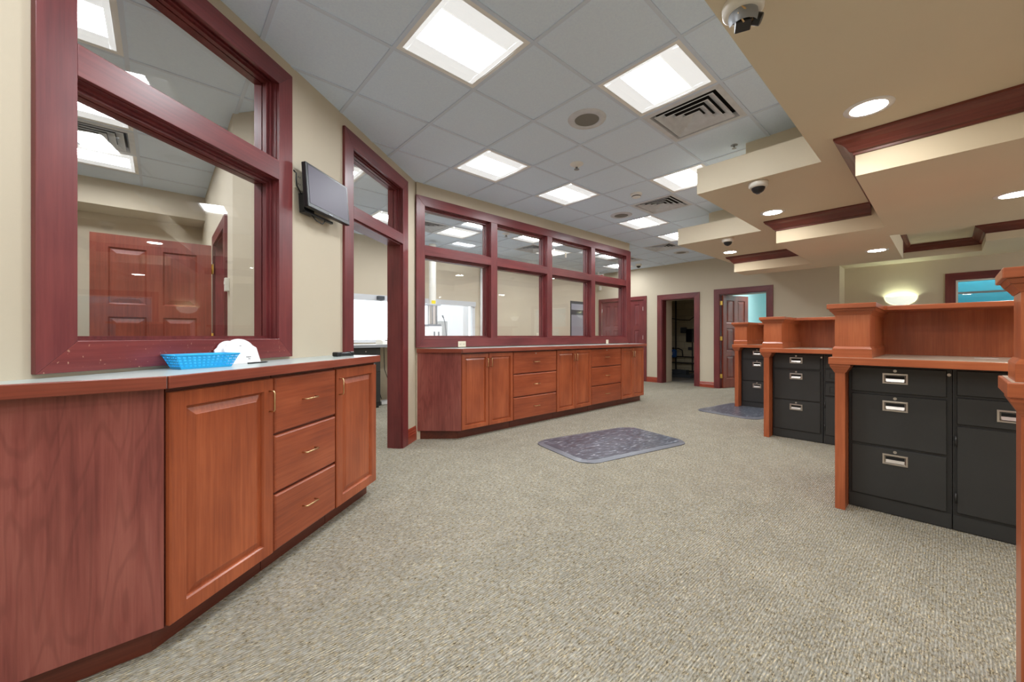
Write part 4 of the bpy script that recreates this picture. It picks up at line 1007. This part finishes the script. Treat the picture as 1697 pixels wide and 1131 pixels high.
b = MB(); b.box(0, .22, 0, .16, 0, .06); tag(b.build('power_strip', 'white', loc=(2.83, 6.5, 0), bevel=.01), 'white box on the carpet below the drive-up worktop', 'power strip')
r = empty('desk_phone', (2.86, 6.45, 1.0455), .3, label='white desk device with dark keypad on the drive-up worktop', cat='phone')
b = MB(); b.prism([(-.11, -.09), (.11, -.09), (.11, .09), (-.11, .09)], 0, .05); b.frustum((-.11, .11, -.09, .09), .05, (-.10, .10, -.02, .09), .085); b.build('body', 'whitep', r, bevel=.008)
b = MB(); b.box(-.03, .05, -.06, .0, .051, .075); b.build('keypad', 'blackp', r); b = MB(); b.tube([(.12, .0, .06), (.16, -.03, .09), (.18, 0, .03)], .006, 6); b.build('cord', 'blackp', r)
r = empty('window_sensor', (2.93, 6.77, 1.86), 0, label='small dark sensor box with a thin wire at the drive-up window head', cat='sensor')
b = MB(); b.box(-.06, .06, -.05, .03, -.03, .04); b.build('body', 'dgrey', r, bevel=.006); b = MB(); b.tube([(.0, -.02, -.03), (.02, -.03, -.3), (.06, -.05, -.6), (.12, -.06, -.78)], .003, 6); b.build('wire', 'dgrey', r)
def tube_station(x, label, full=True):
    r = empty('pneumatic_tube_station', (x, 6.42, 1.0455), 0, label=label, cat='tube station')
    b = MB(); b.lathe([(.066, .73), (.066, 1.85)], seg=24); b.build('riser_tube', 'whitep', r)
    b = MB(); b.lathe([(.0672, .74), (.0672, .80)], seg=16, a0=-PI*.75, a1=-PI*.35); b.build('label', 'yellow', r)
    b = MB(); b.box(-.17, .12, -.10, .10, .705, .73); b.build('top_plate', 'grey', r)
    b = MB(); b.lathe([(.085, .36), (.085, .705)], seg=24); b.build('carrier_chamber', 'chrome', r)
    b = MB()
    for a in range(6): b.tube([(.095*math.cos(a*PI/3), .095*math.sin(a*PI/3), .34), (.095*math.cos(a*PI/3), .095*math.sin(a*PI/3), .705)], .007, 6)
    b.build('guide_rod', 'dgrey', r)
    b = MB(); b.box(-.13, .12, -.11, .11, .32, .36); b.build('lower_plate', 'dgrey', r)
    b = MB(); b.box(-.15, .13, -.13, .13, 0, .32); b.build('cabinet', 'white', r, bevel=.01)
    b = MB(); b.box(-.05, -.02, -.132, -.13, .05, .22); b.box(.04, .07, -.132, -.13, .05, .22); b.build('slot', 'dgrey', r)
    b = MB(); b.tube([(.12, -.05, .34), (.16, -.05, .2), (.2, -.05, 0)], .004, 6); b.build('cable', 'dgrey', r)
    return r
tube_station(3.78, 'pneumatic tube station with white riser tube and yellow label seen through the first bay')
r = empty('gooseneck_microphone', (4.10, 6.4, 1.0455), 0, label='thin black gooseneck microphone in front of the drive-up window', cat='microphone')
b = MB(); b.lathe([(.05, 0), (.05, .012), (.012, .02), (.001, .02)], seg=20); b.build('base', 'blackp', r)
b = MB(); b.tube([(0, 0, .015), (-.03, -.01, .12), (-.055, -.01, .28), (-.07, -.01, .40), (-.10, -.01, .49)], .009, 8); b.build('neck', 'blackp', r)
b = MB(); b.tube([(-.10, -.01, .485), (-.125, -.01, .535)], [.014, .017], 10); b.build('capsule', 'blackp', r)
# mechanical room fittings
def mp_box(name, y, z, w, h, d, m, label, cat, x=12.0): 
    b = MB(); b.box(-d, 0, -w/2, w/2, -h/2, h/2); return tag(b.build(name, m, loc=(x, y, z), bevel=.008), label, cat)
mp_box('control_panel', 5.21, 1.20, .19, .39, .12, 'blackp', 'tall black control box on the mechanical room wall', 'control box')
mp_box('junction_box', 5.40, 1.36, .17, .17, .1, 'dgrey', 'small grey junction box left of the black control box', 'junction box')
mp_box('valve_box', 5.22, .80, .10, .09, .06, 'dgrey', 'little dark box below the black control box', 'junction box')
r = empty('pressure_tank', (11.68, 5.60, .52), 0, label='blue pressure tank among the pipes in the mechanical room', cat='tank')
b = MB(); b.lathe([(.001, 0), (.06, .005), (.095, .03), (.10, .06), (.10, .20), (.09, .235), (.05, .255), (.001, .26)]); b.build('shell', 'tank', r)
b = MB(); b.tube([(0, 0, .26), (0, 0, .32)], .02, 8); b.build('valve', 'pipe', r)
b = MB(); b.box(-.102, -.098, -.02, .02, .08, .17); b.build('label', 'white', r)
pp = [([(11.85, 5.60, 0), (11.85, 5.60, 2.8)], .022, 'tall vertical pipe behind the blue tank'), ([(11.88, 5.9, .55), (11.88, 4.6, .55)], .018, 'upper horizontal pipe in the mechanical room'),
      ([(11.88, 5.9, .36), (11.88, 4.6, .36)], .02, 'middle horizontal pipe in the mechanical room'), ([(11.9, 5.9, .12), (11.9, 4.6, .12)], .02, 'lowest horizontal pipe in the mechanical room'),
      ([(11.9, 5.12, 1.0), (11.9, 5.12, .1)], .016, 'thin vertical pipe under the control box'), ([(11.9, 5.85, 1.75), (11.9, 5.5, 1.68), (11.9, 5.2, 1.66), (11.9, 4.95, 1.85)], .012, 'sagging cable across the mechanical room wall'),
      ([(11.8, 5.8, .8), (11.8, 5.5, .80), (11.8, 5.38, .75), (11.8, 5.36, .55)], .018, 'bent pipe from the blue tank')]
for p, rad, l in pp:
    b = MB(); b.tube(p, rad, 8); tag(b.build('pipe', 'pipe'), l, 'pipe')
b = MB(); b.box(-.35, .35, -.5, .5, 0, .08); b.box(-.2, .0, -.3, .1, .08, .2); tag(b.build('pump_base', 'dgrey', loc=(11.4, 5.3, 0)), 'dark pump base on the mechanical room floor', 'pump')
# papers on the teller worktop
b = MB(); b.box(0, .10, 0, .05, 0, .0008); tag(b.build('paper_slip', 'paper', loc=(3.95, -.12, 1.0467), rot=(0, 0, -PI/2)), 'white paper slip on the worktop of the large right teller station', 'paper')
b = MB(); b.box(0, .10, 0, .05, 0, .0008); tag(b.build('paper_slip', 'paper', loc=(5.55, .98, 1.0467), rot=(0, 0, -PI/2)), 'white paper slip on the worktop of the middle teller station', 'paper')
